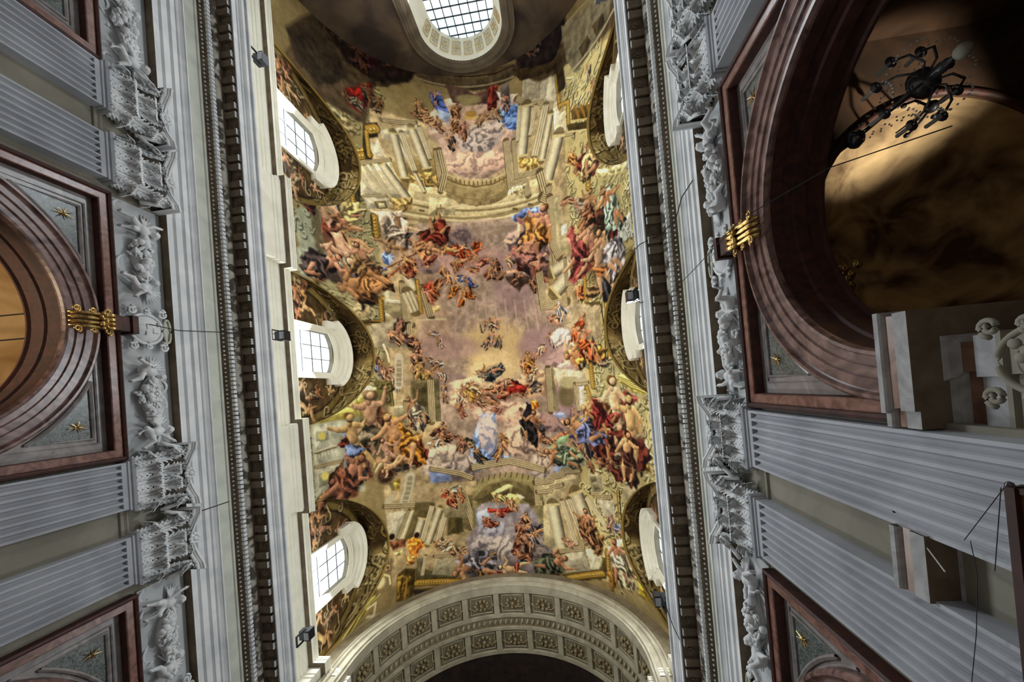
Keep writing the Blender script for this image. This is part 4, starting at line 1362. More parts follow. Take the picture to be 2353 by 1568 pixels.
F,150,120,90,0,403,512,1315,174,59
F,206,150,96,0,404,473,1452,246,-18
F,236,214,196,0,405,707,1116,206,-67
F,150,70,50,0,406,977,1114,187,-58
F,230,160,90,0,407,1688,1146,246,120
F,170,120,110,0,408,1611,1282,191,65
F,120,110,90,1,411,473,2282,293,84
F,130,150,196,1,412,353,2377,262,78
F,216,150,66,0,413,633,2395,276,64
F,226,180,140,1,414,557,2462,139,64
F,230,190,150,1,415,592,2548,134,-8
F,140,92,72,0,416,295,2556,235,134
F,160,84,80,0,421,2012,1372,242,126
F,110,80,56,0,422,2174,1359,241,-32
F,214,140,84,1,423,2120,1497,241,97
F,220,214,222,0,424,2220,1436,241,60
F,190,214,196,0,425,2249,1239,215,70
F,170,120,90,0,426,2073,1156,161,113
F,176,84,80,1,431,2158,2312,292,82
F,190,130,100,1,432,2270,2412,293,90
F,150,90,70,0,433,2027,2426,239,109
F,140,150,206,0,434,1898,2417,213,16
F,110,70,54,0,435,2215,2555,212,97
F,150,64,60,0,436,2002,2351,186,34
F,236,190,96,0,437,1943,1988,214,15
F,214,110,60,0,438,1969,1901,160,71
F,160,180,150,0,439,1723,2596,188,17
F,236,216,150,0,440,420,1096,147,-40
F,190,180,160,0,441,759,2234,154,64
F,220,190,140,0,442,2163,883,189,137
F,200,190,150,0,443,2310,713,191,82
F,236,226,190,0,444,2074,3159,184,83
F,150,110,76,0,445,1869,3010,159,84
F,206,110,84,1,446,1325,3340,161,11
F,180,176,190,0,447,1050,3282,211,-10
F,110,116,96,0,448,1597,3299,188,148
F,60,54,56,0,449,1541,2399,162,95
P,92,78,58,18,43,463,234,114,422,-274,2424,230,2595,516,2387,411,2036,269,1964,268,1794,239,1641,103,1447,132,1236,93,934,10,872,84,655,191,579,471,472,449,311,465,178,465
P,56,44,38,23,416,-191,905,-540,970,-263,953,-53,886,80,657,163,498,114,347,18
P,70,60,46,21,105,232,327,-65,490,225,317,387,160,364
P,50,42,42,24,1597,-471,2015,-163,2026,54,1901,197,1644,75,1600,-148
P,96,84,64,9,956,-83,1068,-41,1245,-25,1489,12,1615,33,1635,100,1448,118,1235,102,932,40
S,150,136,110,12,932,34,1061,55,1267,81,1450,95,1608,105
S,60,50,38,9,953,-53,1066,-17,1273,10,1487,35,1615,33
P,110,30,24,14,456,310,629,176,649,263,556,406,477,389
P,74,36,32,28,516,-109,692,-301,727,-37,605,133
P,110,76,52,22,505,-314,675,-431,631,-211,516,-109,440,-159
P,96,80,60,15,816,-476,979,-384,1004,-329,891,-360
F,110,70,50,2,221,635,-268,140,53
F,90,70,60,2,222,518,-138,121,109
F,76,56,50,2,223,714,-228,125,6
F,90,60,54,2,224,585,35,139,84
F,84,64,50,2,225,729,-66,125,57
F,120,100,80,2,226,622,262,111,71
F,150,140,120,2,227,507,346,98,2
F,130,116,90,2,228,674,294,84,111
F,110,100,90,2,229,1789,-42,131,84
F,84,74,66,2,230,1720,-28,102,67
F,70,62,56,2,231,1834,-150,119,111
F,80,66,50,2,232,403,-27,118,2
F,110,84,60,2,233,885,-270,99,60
P,130,122,100,9,1992,26,2255,120,2460,312,2401,338,2061,365,2003,244
P,80,70,50,6,2113,255,2193,251,2217,309,2134,334
P,80,70,50,6,2236,243,2341,276,2354,334,2265,329
S,170,160,130,12,2010,333,2181,337,2398,356,2501,378
S,180,170,140,9,2027,42,2140,55,2258,99
P,70,58,38,9,1613,61,1972,195,1986,388,1922,386,1915,233,1653,151
P,96,74,66,12,1120,46,1237,79,1323,134,1479,127,1502,222,1377,219,1169,180
B,150,140,100,1,1274,172,102,48,7
P,90,110,180,9,1012,114,1085,113,1147,269,1113,314,1047,228
P,176,196,232,9,1062,227,1147,260,1128,319,1069,316
P,110,50,40,9,1418,109,1496,117,1466,271,1404,269
P,230,222,214,9,1476,156,1583,208,1593,270,1514,270
P,110,100,100,9,1510,137,1574,131,1567,274,1503,208
S,236,200,120,9,1288,269,1231,293
S,236,200,120,9,1288,269,1246,302
S,236,200,120,9,1288,269,1260,308
S,236,200,120,9,1288,269,1275,312
S,236,200,120,9,1288,269,1290,313
S,236,200,120,9,1288,269,1305,310
S,236,200,120,9,1288,269,1321,306
S,236,200,120,9,1288,269,1337,301
B,190,150,80,1,1288,269,48,27,8
F,190,150,110,0,241,946,227,87,62
F,150,120,90,0,242,927,289,80,11
F,206,160,120,0,243,997,308,94,26
F,170,130,110,0,244,1068,331,88,74
F,190,140,100,0,245,1194,240,89,95
F,170,120,80,0,246,1171,329,89,114
F,160,110,70,0,247,1227,376,96,105
F,110,90,80,0,248,1132,447,89,64
F,220,180,150,0,249,1402,298,90,13
F,206,190,180,0,250,1463,305,83,66
F,200,170,120,0,251,1354,318,69,127
F,150,130,130,0,252,1531,247,90,85
F,110,120,180,0,253,1053,154,82,95"""
# ------------------------------------------------------------------ the ceiling painting, rasterised on the vault's own surface
# brush list in centimetres on the unrolled vault: across the curve (from the left springing), then along the nave
PR = .025; PW, PH = int(26.6/PR), int(43.0/PR)      # the last 9 m of canvas hold the window-wall paintings
rs_ = np.random.RandomState(11)
def fbm(base, oct=5, w=PW, h=PH):
    out = np.zeros((h, w)); amp = 1; tot = 0
    for o in range(oct):
        n = max(2, int(base*2**o)); gy = int(n*h/w) + 2; g = rs_.rand(gy + 2, n + 3)
        yy = np.linspace(0, gy - 1e-3, h); xx = np.linspace(0, n - 1e-3, w)
        y0 = yy.astype(int); x0 = xx.astype(int); fy = yy - y0; fx = xx - x0
        fy = (fy*fy*(3 - 2*fy))[:, None]; fx = (fx*fx*(3 - 2*fx))[None, :]
        a = g[y0][:, x0]; b = g[y0][:, x0 + 1]; c = g[y0 + 1][:, x0]; d = g[y0 + 1][:, x0 + 1]
        out += amp*((a*(1 - fx) + b*fx)*(1 - fy) + (c*(1 - fx) + d*fx)*fy); tot += amp; amp *= .55
    return out/tot
def fresco_canvas():
    N1 = fbm(18, 6); N2 = fbm(90, 4); N3 = fbm(7, 5)
    CV = np.zeros((PH, PW, 3)); CV[:] = np.array((150, 134, 96))/255
    CV *= (.8 + .4*N1)[..., None]
    def box(pts, pad):
        p = np.array(pts, float); x0, y0 = p.min(0) - pad; x1, y1 = p.max(0) + pad
        a, b = max(0, int(x0/PR)), min(PW, int(x1/PR) + 2); c, d = max(0, int(y0/PR)), min(PH, int(y1/PR) + 2)
        if a >= b or c >= d: return None
        X, Y = np.meshgrid((np.arange(a, b) + .5)*PR, (np.arange(c, d) + .5)*PR)
        return slice(c, d), slice(a, b), X, Y
    def put(sl, col, al):
        q = CV[sl[0], sl[1]]; al = al[..., None]; q[:] = q*(1 - al) + np.asarray(col)*al
    def segd(X, Y, p, q):
        dx, dy = q[0] - p[0], q[1] - p[1]; L = dx*dx + dy*dy + 1e-9
        t = np.clip(((X - p[0])*dx + (Y - p[1])*dy)/L, 0, 1); return np.hypot(X - p[0] - t*dx, Y - p[1] - t*dy)
    def wob(sl, X, Y, k):
        return X + k*(N1[sl[0], sl[1]] - .5), Y + k*(N2[sl[0], sl[1]] - .5)
    def stroke(pts, w, col, al=1.0, taper=1.0, k=.06):
        b = box(pts, w + .1)
        if b is None: return
        X, Y = wob(b, b[2], b[3], k); D = np.full(X.shape, 9.)
        n = len(pts) - 1
        for i in range(n): 
            s = 1 - (1 - taper)*i/max(1, n); D = np.minimum(D, segd(X, Y, pts[i], pts[i+1])/max(.2, s))
        put(b, col, al*np.clip((w/2 - D)/.03 + .5, 0, 1))
    def inside(X, Y, pts):
        c = np.zeros(X.shape, bool); n = len(pts)
        for i in range(n):
            (x1, y1), (x2, y2) = pts[i], pts[(i+1) % n]
            if y1 == y2: continue
            c ^= ((y1 > Y) != (y2 > Y)) & (X < (x2 - x1)*(Y - y1)/(y2 - y1) + x1)
        return c
    sh = [1]
    def polymask(pts, f, k=.08):
        b = box(pts, f + .1)
        if b is None: return None
        X, Y = wob(b, b[2], b[3], k + f*.8); D = np.full(X.shape, 9.)
        for i in range(len(pts)): D = np.minimum(D, segd(X, Y, pts[i], pts[(i+1) % len(pts)]))
        I = inside(X, Y, pts); Ds = np.where(I, D, 0); m = .3*min(1.5, b[2].max() - b[2].min())
        E = np.minimum(Ds, m); gy, gx = np.gradient(E, PR)
        sh[0] = 1 + np.clip((gx*.5 + gy*.75), -1, 1)*.32*(E < m*.98)
        return b, np.clip(.5 + np.where(I, D, -D)/max(f, .03), 0, 1)
    def poly(pts, col, f):
        r = polymask(pts, f)
        if r is None: return
        b, al = r; sl = b[:2]
        tex = (.8 + .4*N2[sl[0], sl[1]])*(.8 + .4*N1[sl[0], sl[1]])
        skin = .58 < col[1] < .82 and .42 < col[2] < .66 and col[0] > .78
        if f < .3 and (max(col) - min(col)) > .27 and not skin:      # cloth: brushed folds
            q = (pts[0][0]*7.3 + pts[0][1]*3.1) % 3.14
            st = np.sin((b[2]*math.cos(q) + b[3]*math.sin(q))*9 + 34*N1[sl[0], sl[1]] + 8*N2[sl[0], sl[1]]); tex = tex*(1 + .3*st)*sh[0]
        elif f < .3: tex = tex*(1 + (sh[0] - 1)*(.9 if skin else .45))
        put(b, np.asarray(col)*tex[..., None], al)
    def blob(x, y, rx, ry, rot, col, al, soft=.35, rough=.5):
        r = max(rx, ry); b = box([(x - r, y - r), (x + r, y + r)], .1)
        if b is None: return
        X, Y = b[2] - x, b[3] - y; c, s = math.cos(rot), math.sin(rot)
        d = np.hypot((X*c + Y*s)/rx, (-X*s + Y*c)/ry); n = N1[b[0], b[1]]*.5 + N2[b[0], b[1]]*.5
        put(b, col, al*np.clip((1 - d + rough*(n - .5))/soft, 0, 1))
    def cap(p, q, r0, r1, col, al=1.0):
        """a rounded, tapering limb modelled with light from the upper left"""
        r = max(r0, r1); b = box([p, q], r + .05)
        if b is None: return
        X, Y = wob(b, b[2], b[3], r*.25); dx, dy = q[0] - p[0], q[1] - p[1]; L = dx*dx + dy*dy + 1e-9
        t = np.clip(((X - p[0])*dx + (Y - p[1])*dy)/L, 0, 1); ex, ey = X - p[0] - t*dx, Y - p[1] - t*dy
        rr = r0 + (r1 - r0)*t; d = np.hypot(ex, ey)/rr
        s = .88 - .36*(ex*.55 + ey*.83)/rr - .12*d**4
        s = s*(.82 + .36*N2[b[0], b[1]]); put(b, np.asarray(col)*np.clip(s, .3, 1.2)[..., None]*np.array((1, .98, .95)), al*np.clip((1 - d)*rr/.035 + .3, 0, 1))
    def fold(x, y, L, a, col, rnd, n=5):
        """a flying drapery modelled with curved folds"""
        rx, ry = L*.5, L*rnd.uniform(.22, .34); r = max(rx, ry); b = box([(x - r, y - r), (x + r, y + r)], .1)
        if b is None: return
        c, s = math.cos(a), math.sin(a); X, Y = b[2] - x, b[3] - y; U = (X*c + Y*s)/rx; W = (-X*s + Y*c)/ry + rnd.uniform(-.5, .5)*U*U
        nz = N1[b[0], b[1]]*.6 + N2[b[0], b[1]]*.4; th = np.arctan2(W, U)
        d = np.hypot(U, W)*(1 + .16*np.sin(3*th + rnd.uniform(0, 6)) + .1*np.sin(7*th + rnd.uniform(0, 6)))
        f = np.sin(W*rnd.uniform(3, 6) + U*rnd.uniform(-2, 2) + nz*15)
        sh_ = np.clip(.72 + .38*f - .25*(X*.5 + Y*.8)/r, .2, 1.35)
        put(b, np.clip(np.asarray(col)*sh_[..., None] + .1*np.clip(f - .7, 0, 1)[..., None], 0, 1), np.clip((1 - d + .5*(nz - .5))/.12, 0, 1))
    def figure(x, y, L, a, dr, skin, seed):
        rnd = random.Random(seed); L = L*1.12
        sk = np.array(((224, 178, 140), (242, 206, 168), (140, 104, 78))[skin])/255*rnd.uniform(.8, 1.08)*np.array((1, rnd.uniform(.93, 1.03), rnd.uniform(.88, 1.05)))
        ca, sa = math.cos(a), math.sin(a); fl = rnd.choice((-1, 1)); dr = np.asarray(dr)
        def T(u, v): v = v*fl; return (x + (ca*u - sa*v)*L, y + (sa*u + ca*v)*L)
        blob(*T(.1, .06), L*.66, L*.42, a, dr*.25, .5, .9, .6)
        if L > 1.7:
            for q in range(4):
                dc = np.array(((120, 84, 60), (196, 160, 110), (96, 92, 100), (150, 76, 60), (206, 190, 160)))[rnd.randrange(5)]/255; fold(*T(rnd.uniform(-.1, .6), rnd.uniform(-.35, .35)), L*rnd.uniform(.35, .6), a + rnd.uniform(-1.5, 1.5), dc*.85, rnd)
        if skin != 1: fold(*T(.1, rnd.uniform(-.15, .15)), L*1.0, a + rnd.uniform(-.7, .7), dr*.9, rnd); fold(*T(.38, rnd.uniform(-.15, .15)), L*.7, a + rnd.uniform(-.9, .9), dr*1.05, rnd)
        k1, k2 = rnd.uniform(-.1, .3), rnd.uniform(-.3, .1)
        for kn, an in ((T(.3, k1), T(.56, k1 + rnd.uniform(-.25, .15))), (T(.27, k2), T(.5, k2 + rnd.uniform(-.2, .2)))):
            cap(T(0, .0), kn, L*.105, L*.07, sk); cap(kn, an, L*.07, L*.038, sk); cap(an, (an[0] + ca*L*.05 - sa*L*.05, an[1] + sa*L*.05 + ca*L*.05), L*.035, L*.02, sk)
        cap(T(.02, 0), T(-.12, .01), L*.125, L*.1, sk); cap(T(-.1, .0), T(-.29, 0), L*.11, L*.15, sk)
        if skin != 1 and rnd.random() < .8: fold(*T(.08, rnd.uniform(-.08, .08)), L*.55, a + rnd.uniform(-1, 1), dr, rnd)
        for sgn in (1, -1):
            e = rnd.uniform(-.25, .2); el = T(-.24 + e*.5, sgn*.27); wr = T(-.3 + e + rnd.uniform(-.15, .15), sgn*rnd.uniform(.3, .5))
            cap(T(-.33, sgn*.12), el, L*.065, L*.05, sk); cap(el, wr, L*.05, L*.03, sk); cap(wr, wr, L*.036, L*.036, sk)
        if L > 1.7: fold(*T(.12, rnd.uniform(-.12, .12)), L*.42, a + 1.57 + rnd.uniform(-.5, .5), dr*1.05, rnd)
        h = T(-.5, rnd.uniform(-.07, .07)); cap(T(-.38, 0), h, L*.055, L*.05, sk*.9); hair = np.array(rnd.choice(((70, 48, 32), (120, 88, 52), (150, 128, 100))))/255
        cap((h[0] + .01, h[1] + .01), T(-.53, 0), L*.095, L*.085, hair); cap(h, (h[0] - sa*L*.02, h[1] + ca*L*.02), L*.07, L*.062, sk*1.04)
    def cloud(x, y, rx, ry, lt, dk):
        rx *= 1.25; ry *= 1.25; r = max(rx, ry); b = box([(x - r, y - r), (x + r, y + r)], .1)
        if b is None: return
        lt = np.asarray(lt); dk = np.asarray(dk); X, Y = (b[2] - x)/rx, (b[3] - y)/ry; n = N1[b[0], b[1]]; th = np.arctan2(Y, X)
        d = np.hypot(X, Y)*(1 + .13*np.abs(np.sin(2.5*th + x*9)) + .1*np.abs(np.sin(5.5*th + y*5))) - .45*(n - .5)
        bil = np.abs(np.sin(n*16 + X*2 + 1.5*Y)); t_ = np.clip(.5 - .5*(Y*.85 + X*.35) + (bil - .55)*.75 + (N3[b[0], b[1]] - .5)*.8, 0, 1)[..., None]
        t_ = t_*t_*(3 - 2*t_); put(b, dk*.88*(1 - t_) + np.clip(lt*1.12, 0, 1)*t_, np.clip((1 - d)/.2, 0, 1))
    def shift(P, o):
        N = mitre(P); return [(p[0] + n[0]*o, p[1] + n[1]*o) for p, n in zip(P, N)]
    def column(p, q, w, t):
        N = mitre([p, q])[0]; n = 9
        lit = (232, 222, 190) if t == 0 else (222, 210, 176)
        stroke([p, q], w*1.25, np.array((104, 90, 58))/255, .75)
        for i in range(n):
            o = (i/(n - 1) - .5)*w; s = 1 - i/(n - 1); k = .42 + .58*math.sin(PI*min(1, .25 + s*.75)) if t == 0 else (.65 + .35*(i % 3 > 0))
            c = np.array(lit)/255*k; stroke([(p[0] + N[0]*o, p[1] + N[1]*o), (q[0] + N[0]*o, q[1] + N[1]*o)], w/n*1.9, c, .9, 1, .02)
        if t == 0:
            for e in (p, q): stroke([(e[0] - N[0]*w*.6, e[1] - N[1]*w*.6), (e[0] + N[0]*w*.6, e[1] + N[1]*w*.6)], w*.22, np.array((206, 190, 140))/255); 
    def scrolls(P, dk, lt, seed, dens=None):
        rnd = random.Random(seed); xs = [p[0] for p in P]; ys = [p[1] for p in P]
        A = (max(xs) - min(xs))*(max(ys) - min(ys)); n = dens or int(A*4.6)
        for _ in range(n):
            x, y = rnd.uniform(min(xs), max(xs)), rnd.uniform(min(ys), max(ys))
            if not inside(np.array([x]), np.array([y]), P)[0]: continue
            R = rnd.uniform(.11, .34); a0 = rnd.uniform(0, 6.28); sg = rnd.choice((-1, 1)); w = R*.36
            S_ = [(x + R*(1 - k/13*.8)*math.cos(a0 + sg*k*.5), y + R*(1 - k/13*.8)*math.sin(a0 + sg*k*.5)) for k in range(12)]
            S_ = [(x + R*2*math.cos(a0 - sg*.5), y + R*2*math.sin(a0 - sg*.5))] + S_
            stroke([(u + .05, v_ + .06) for u, v_ in S_], w*1.2, dk*.55, .8, .5); c = lt*rnd.uniform(.75, 1.12); stroke(S_, w, np.clip(c*.8, 0, 1), 1, .5); stroke([(u - w*.15, v_ - w*.2) for u, v_ in S_], w*.35, np.clip(c*1.15, 0, 1), .9, .5)
    for line in PAINT.split('\n'):  # dark west-end patches put the end bay's shade into the paint
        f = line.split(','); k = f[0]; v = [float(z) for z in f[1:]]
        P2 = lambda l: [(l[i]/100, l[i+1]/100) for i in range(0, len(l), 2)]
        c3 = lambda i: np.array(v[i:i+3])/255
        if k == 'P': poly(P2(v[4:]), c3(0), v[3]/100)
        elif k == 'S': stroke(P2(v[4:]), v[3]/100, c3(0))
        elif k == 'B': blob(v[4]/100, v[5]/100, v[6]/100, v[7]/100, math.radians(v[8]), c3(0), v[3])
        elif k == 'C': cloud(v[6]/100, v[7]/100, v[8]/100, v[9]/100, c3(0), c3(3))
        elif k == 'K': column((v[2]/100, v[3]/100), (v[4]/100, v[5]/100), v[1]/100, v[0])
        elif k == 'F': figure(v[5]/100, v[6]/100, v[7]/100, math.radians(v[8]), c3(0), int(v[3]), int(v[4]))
        elif k == 'G':
            w = v[0]/100; P = P2(v[1:]); stroke(P, w*1.25, (.2, .16, .08)); stroke(P, w, (.72, .58, .26), 1, 1, .03)
            rnd = random.Random(int(v[1]))
            for i in range(len(P) - 1):
                L = math.dist(P[i], P[i+1]); n = max(2, int(L/(w*.55)))
                for j in range(n):
                    t = (j + .5)/n; a, b = P[i][0]*(1-t) + P[i+1][0]*t, P[i][1]*(1-t) + P[i+1][1]*t
                    blob(a + .02, b + .03, w*.3, w*.24, 0, (.32, .24, .1), .9); blob(a, b, w*.22, w*.18, rnd.uniform(0, 3), (.95, .84, .5), .9)
        elif k == 'L':
            w, n = v[0]/100, int(v[1]); P = P2(v[2:]); stroke(P, w*1.2, (.36, .3, .2), .8)
            for i in range(n*2):
                o = (i/(n*2 - 1) - .5)*w; stroke(shift(P, o), w/(n*2)*1.25, ((.9, .85, .7), (.5, .43, .3))[i % 2], .85, 1, .02)
        elif k == 'R':
            r = polymask(P2(v[7:]), .12)
            if r is None: continue
            b, al = r; put(b, c3(0)*(.75 + .5*N1[b[0], b[1]])[..., None]*.5 + c3(3)*.5*(.7 + .6*N3[b[0], b[1]])[..., None], al)
            scrolls(P2(v[7:]), c3(0), c3(3), int(v[1]*7 + v[8]))
    # window walls: brown grisaille with scrolls and small painted figures
    for q in range(3):
        x0 = q*8.0; Q = [(x0, 33.9), (x0 + 7.8, 33.9), (x0 + 7.8, 40.1), (x0, 40.1)]
        poly(Q, np.array((92, 76, 50))/255, .05)
        stroke([(x0 + 3.9 + 3.55*math.cos(PI*k/14), 34.1 + 5.0*math.sin(PI*k/14)) for k in range(15)], .3, (.5, .44, .26)); stroke([(x0 + 3.9 + 3.3*math.cos(PI*k/14), 34.1 + 4.7*math.sin(PI*k/14)) for k in range(15)], .08, (.2, .16, .1))
        scrolls(Q, np.array((60, 48, 30))/255, np.array((196, 178, 140))/255, 5 + q, 46)
        for k, (dx, dy) in enumerate(((1.2, .8), (1.7, 1.7), (.7, 1.5), (6.6, .8), (6.1, 1.7), (7.1, 1.4), (2.2, 3.2), (5.6, 3.2), (1.9, .6), (5.8, .6))):
            figure(x0 + dx, 34 + dy, .95, k*1.3, np.array(((150, 120, 96), (170, 150, 120), (140, 100, 76))[k % 3])/255, k % 2, 300 + k + q*10)
    for q in range(3):      # lunette vaults: dark olive on the west flank as painted-in shade, gilt foliage on the east flank
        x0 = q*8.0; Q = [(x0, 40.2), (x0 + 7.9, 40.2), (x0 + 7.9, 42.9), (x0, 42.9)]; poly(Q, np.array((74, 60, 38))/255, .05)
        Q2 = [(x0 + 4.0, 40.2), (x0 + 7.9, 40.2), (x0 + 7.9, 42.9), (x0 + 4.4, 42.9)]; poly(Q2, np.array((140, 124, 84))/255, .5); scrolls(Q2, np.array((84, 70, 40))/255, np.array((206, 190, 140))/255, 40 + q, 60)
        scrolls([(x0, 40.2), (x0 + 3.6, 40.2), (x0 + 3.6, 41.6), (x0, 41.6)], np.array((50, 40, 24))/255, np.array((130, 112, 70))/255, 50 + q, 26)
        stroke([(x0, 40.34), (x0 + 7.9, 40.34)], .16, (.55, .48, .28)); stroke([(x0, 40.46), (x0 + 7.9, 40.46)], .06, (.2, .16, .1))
    # wear, water stains and fine craquelure
    CV *= (.86 + .28*N3)[..., None]
    CV += ((N2 - .5)*.1)[..., None]
    CV = .46 + (CV - .46)*1.22
    g = CV.mean(2, keepdims=True); CV = g + (CV - g)*PSAT
    CV *= np.array(PTINT)
    return np.clip(CV, 0, 1)
CANVAS = []
def fresco(th, y): return sample(th*8.43, y + 21.5)
def sample(um, vm):
    if not CANVAS:
        CV = fresco_canvas(); CANVAS.append(np.where(CV <= .04045, CV/12.92, ((CV + .055)/1.055)**2.4))
    CV = CANVAS[0]
    u = np.clip(um/PR - .5, 0, PW - 1.01); v = np.clip(vm/PR - .5, 0, PH - 1.01)
    x0 = u.astype(int); y0 = v.astype(int); fx = (u - x0)[:, None]; fy = (v - y0)[:, None]
    c = (CV[y0, x0]*(1-fx) + CV[y0, x0+1]*fx)*(1-fy) + (CV[y0+1, x0]*(1-fx) + CV[y0+1, x0+1]*fx)*fy
    return np.clip(c*PGAIN, 0, 1)
build_vault(); build_arch(); build_crossing(); build_facade()
M['dust'] = mat('dusty_ground', rgb(84, 78, 70), rgb(112, 106, 98), 3, .95)  # deep shade between the capital leaves, put into a dusty brown
# ------------------------------------------------------------------ acanthus leaf and capital (local: x along the wall, y out of the wall, z up)
def leaf_mesh(w, h, curl=.22, name='acanthus_leaf'):
    """acanthus leaf: grooved spine that rolls forward, with five pairs of pointed, cupped leaflets"""
    mb = MB()
    def spine(t):
        if t < .7: return Vector((0, .04 + .1*t*t, h*t/.7*.86))
        a = (t - .7)/.3*PI*1.1; return Vector((0, .04 + .049 + curl*(1 - math.cos(a))/2, h*.86 + h*.13*math.sin(a) - h*.05*max(0, a - PI/2)))
    rows = []
    for j in range(15):
        t = j/14; c = spine(t); hw = w*.26*(1 - .45*t)
        rows.append([(c.x + s*hw, c.y - .035*abs(s) + .02*(abs(s) < .3), c.z - .02*abs(s)) for s in (-1, -.55, -.2, 0, .2, .55, 1)])
    mb.grid(rows)
    def blade(p0, p1, bw, lift, nrm):
        p0, p1 = Vector(p0), Vector(p1); d = p1 - p0; sd = d.cross(nrm).normalized(); rows = []
        for i in range(6):
            u = i/5; wd = bw*math.sin(PI*min(1, .18 + u*.8))**.8; c = p0 + d*u + nrm*(lift*math.sin(PI*u*.75)) - nrm*(lift*.7*max(0, u - .75)*2)
            rows.append([c - sd*wd - nrm*bw*.1, c - sd*wd*.5 + nrm*bw*.35, c + nrm*bw*.02, c + sd*wd*.5 + nrm*bw*.35, c + sd*wd - nrm*bw*.1])
        mb.grid(rows)
    N_ = Vector((0, 1, .15)).normalized()
    for sg in (-1, 1):
        for k, t in enumerate((.06, .22, .38, .53, .66)):
            c = spine(t); L = w*(.36 - .03*k)
            blade((c.x + sg*w*.1, c.y, c.z), (c.x + sg*(w*.18 + L), c.y - .01 + .02*k, c.z + h*.17), w*.1, .05, N_)
            blade((c.x + sg*w*.1, c.y, c.z + h*.05), (c.x + sg*(w*.1 + L*.75), c.y + .02*k, c.z + h*.26), w*.08, .06, N_)
    tip = spine(.86); fw = Vector((0, .6, -1)).normalized()
    for sx in (-.9, -.45, 0, .45, .9):
        blade((sx*w*.16, tip.y - .06, tip.z + .02), (sx*w*.34, spine(1).y + .05, spine(1).z - h*.06 + abs(sx)*.02), w*.09, .05, Vector((0, .5, .85)).normalized())
    me = mb.mesh(name, True); me.materials.append(M['white']); return me
def volute_mesh():
    mb = MB(); pts = []; n = 26
    for i in range(n + 1):
        a = i/n*PI*3.2; r = .17*(1 - i/n*.75)
        pts.append((r*math.cos(a + PI/2)*.9, 0, r*math.sin(a + PI/2)))
    mb.tube(pts, [.05*(1 - i/n*.4) for i in range(n + 1)], 7); mb.ball((0, 0, 0), .05, 8, 6)
    mb.tube([(-.32, -.1, -.42), (-.22, -.05, -.22), (-.1, 0, .1), (0, 0, .16)], [.05, .055, .05, .045], 7)
    me = mb.mesh('volute', True); me.materials.append(M['white']); return me
LEAF1 = leaf_mesh(.5, .62); LEAF2 = leaf_mesh(.46, .66, .26); LEAF3 = leaf_mesh(.3, .4, .16)
VOL = volute_mesh()
def abacus_mesh():
    mb = MB(); n = 16
    front = []
    for i in range(n + 1):
        t = -1 + 2*i/n; front.append((.84*t, .4*abs(t)**1.7 + .14))
    path = [(-.94, -.3), (-.94, .5)] + front[1:-1] + [(.94, .5), (.94, -.3)]
    path = path[::-1]
    prof = [(.1, 1.3), (.06, 1.32), (.04, 1.38), (.0, 1.4), (0, 1.42), (-.05, 1.44), (-.05, 1.5), (.5, 1.5)]
    fn = lambda u, v, h: (u, v, h)
    N = mitre(path); rows = [[(p[0] - 0*1, p[1], 0) for _ in (0,)] for p in path]
    rows = []
    for p, q in zip(path, N):
        # normal oriented outwards
        s = 1 if (q[1] >= 0 or abs(p[0]) > .9) else -1
        ox, oy = (q[0], q[1])
        if oy < 0 and abs(p[0]) < .9: ox, oy = -ox, -oy
        if p[0] > .9: ox = abs(ox)
        if p[0] < -.9: ox = -abs(ox)
        rows.append([(p[0]*(1 - o*.4), p[1] - o*1.0, h) for o, h in prof])
    mb.grid(rows)
    return mb
def make_capital(parent):
    cap = empty('capital'); cap.parent = parent
    bell = MB(); rows = []
    for z, r, d in ((0, .6, .02), (.5, .6, .03), (1.0, .64, .06), (1.25, .74, .16), (1.34, .8, .22)):
        rows.append([(-r, -.28, z), (-r, d, z), (-r*.5, d + .02, z), (r*.5, d + .02, z), (r, d, z), (r, -.28, z)])
    bell.grid(rows); obj('bell', bell, M['dust'], cap)['label'] = 'dusty brown ground between the leaves'
    obj('abacus', abacus_mesh(), M['white'], cap)
    def lf(me, x, z, y=.0, r=0, sc=1): o = link('acanthus_leaf', me, None, cap, (x, y, z), (0, 0, r)); o.scale = (sc, sc, sc)
    for x in (-.36, 0, .36): lf(LEAF1, x, .02, .02)
    for sg in (-1, 1):
        lf(LEAF1, sg*.6, .02, -.1, -sg*PI/2*.95, .8); lf(LEAF1, sg*.58, .02, .02, -sg*PI/4, .8)
        lf(LEAF2, sg*.56, .48, .06, -sg*PI/4, 1.0); lf(LEAF2, sg*.2, .48, .06, 0, 1.0)
        lf(LEAF2, sg*.62, .48, -.1, -sg*PI/2, .9)
        lf(LEAF3, sg*.3, .92, .12, sg*.3, 1); lf(LEAF3, sg*.6, .95, .16, -sg*PI/4, 1.05)
        link('volute', VOL, None, cap, (sg*.76, .26, 1.17), (0, 0, -sg*PI/4 + (PI if sg > 0 else 0)))
        link('volute', VOL, None, cap, (sg*.16, .18, 1.16), (0, 0, (0 if sg > 0 else PI)), .72)
    fl = MB(); fl.ball((0, .3, 1.42), .08, 8, 5)
    for i in range(9):
        a = 2*PI*i/9; fl.ball((.13*math.cos(a), .3, 1.42 + .13*math.sin(a)), .06, 6, 4, (1, .8, 1))
    fl.tube([(0, .1, 1.3), (0, .2, 1.0), (0, .16, .7)], .03, 6)
    obj('fleuron', fl, M['white'], cap, smooth=True)
    return cap
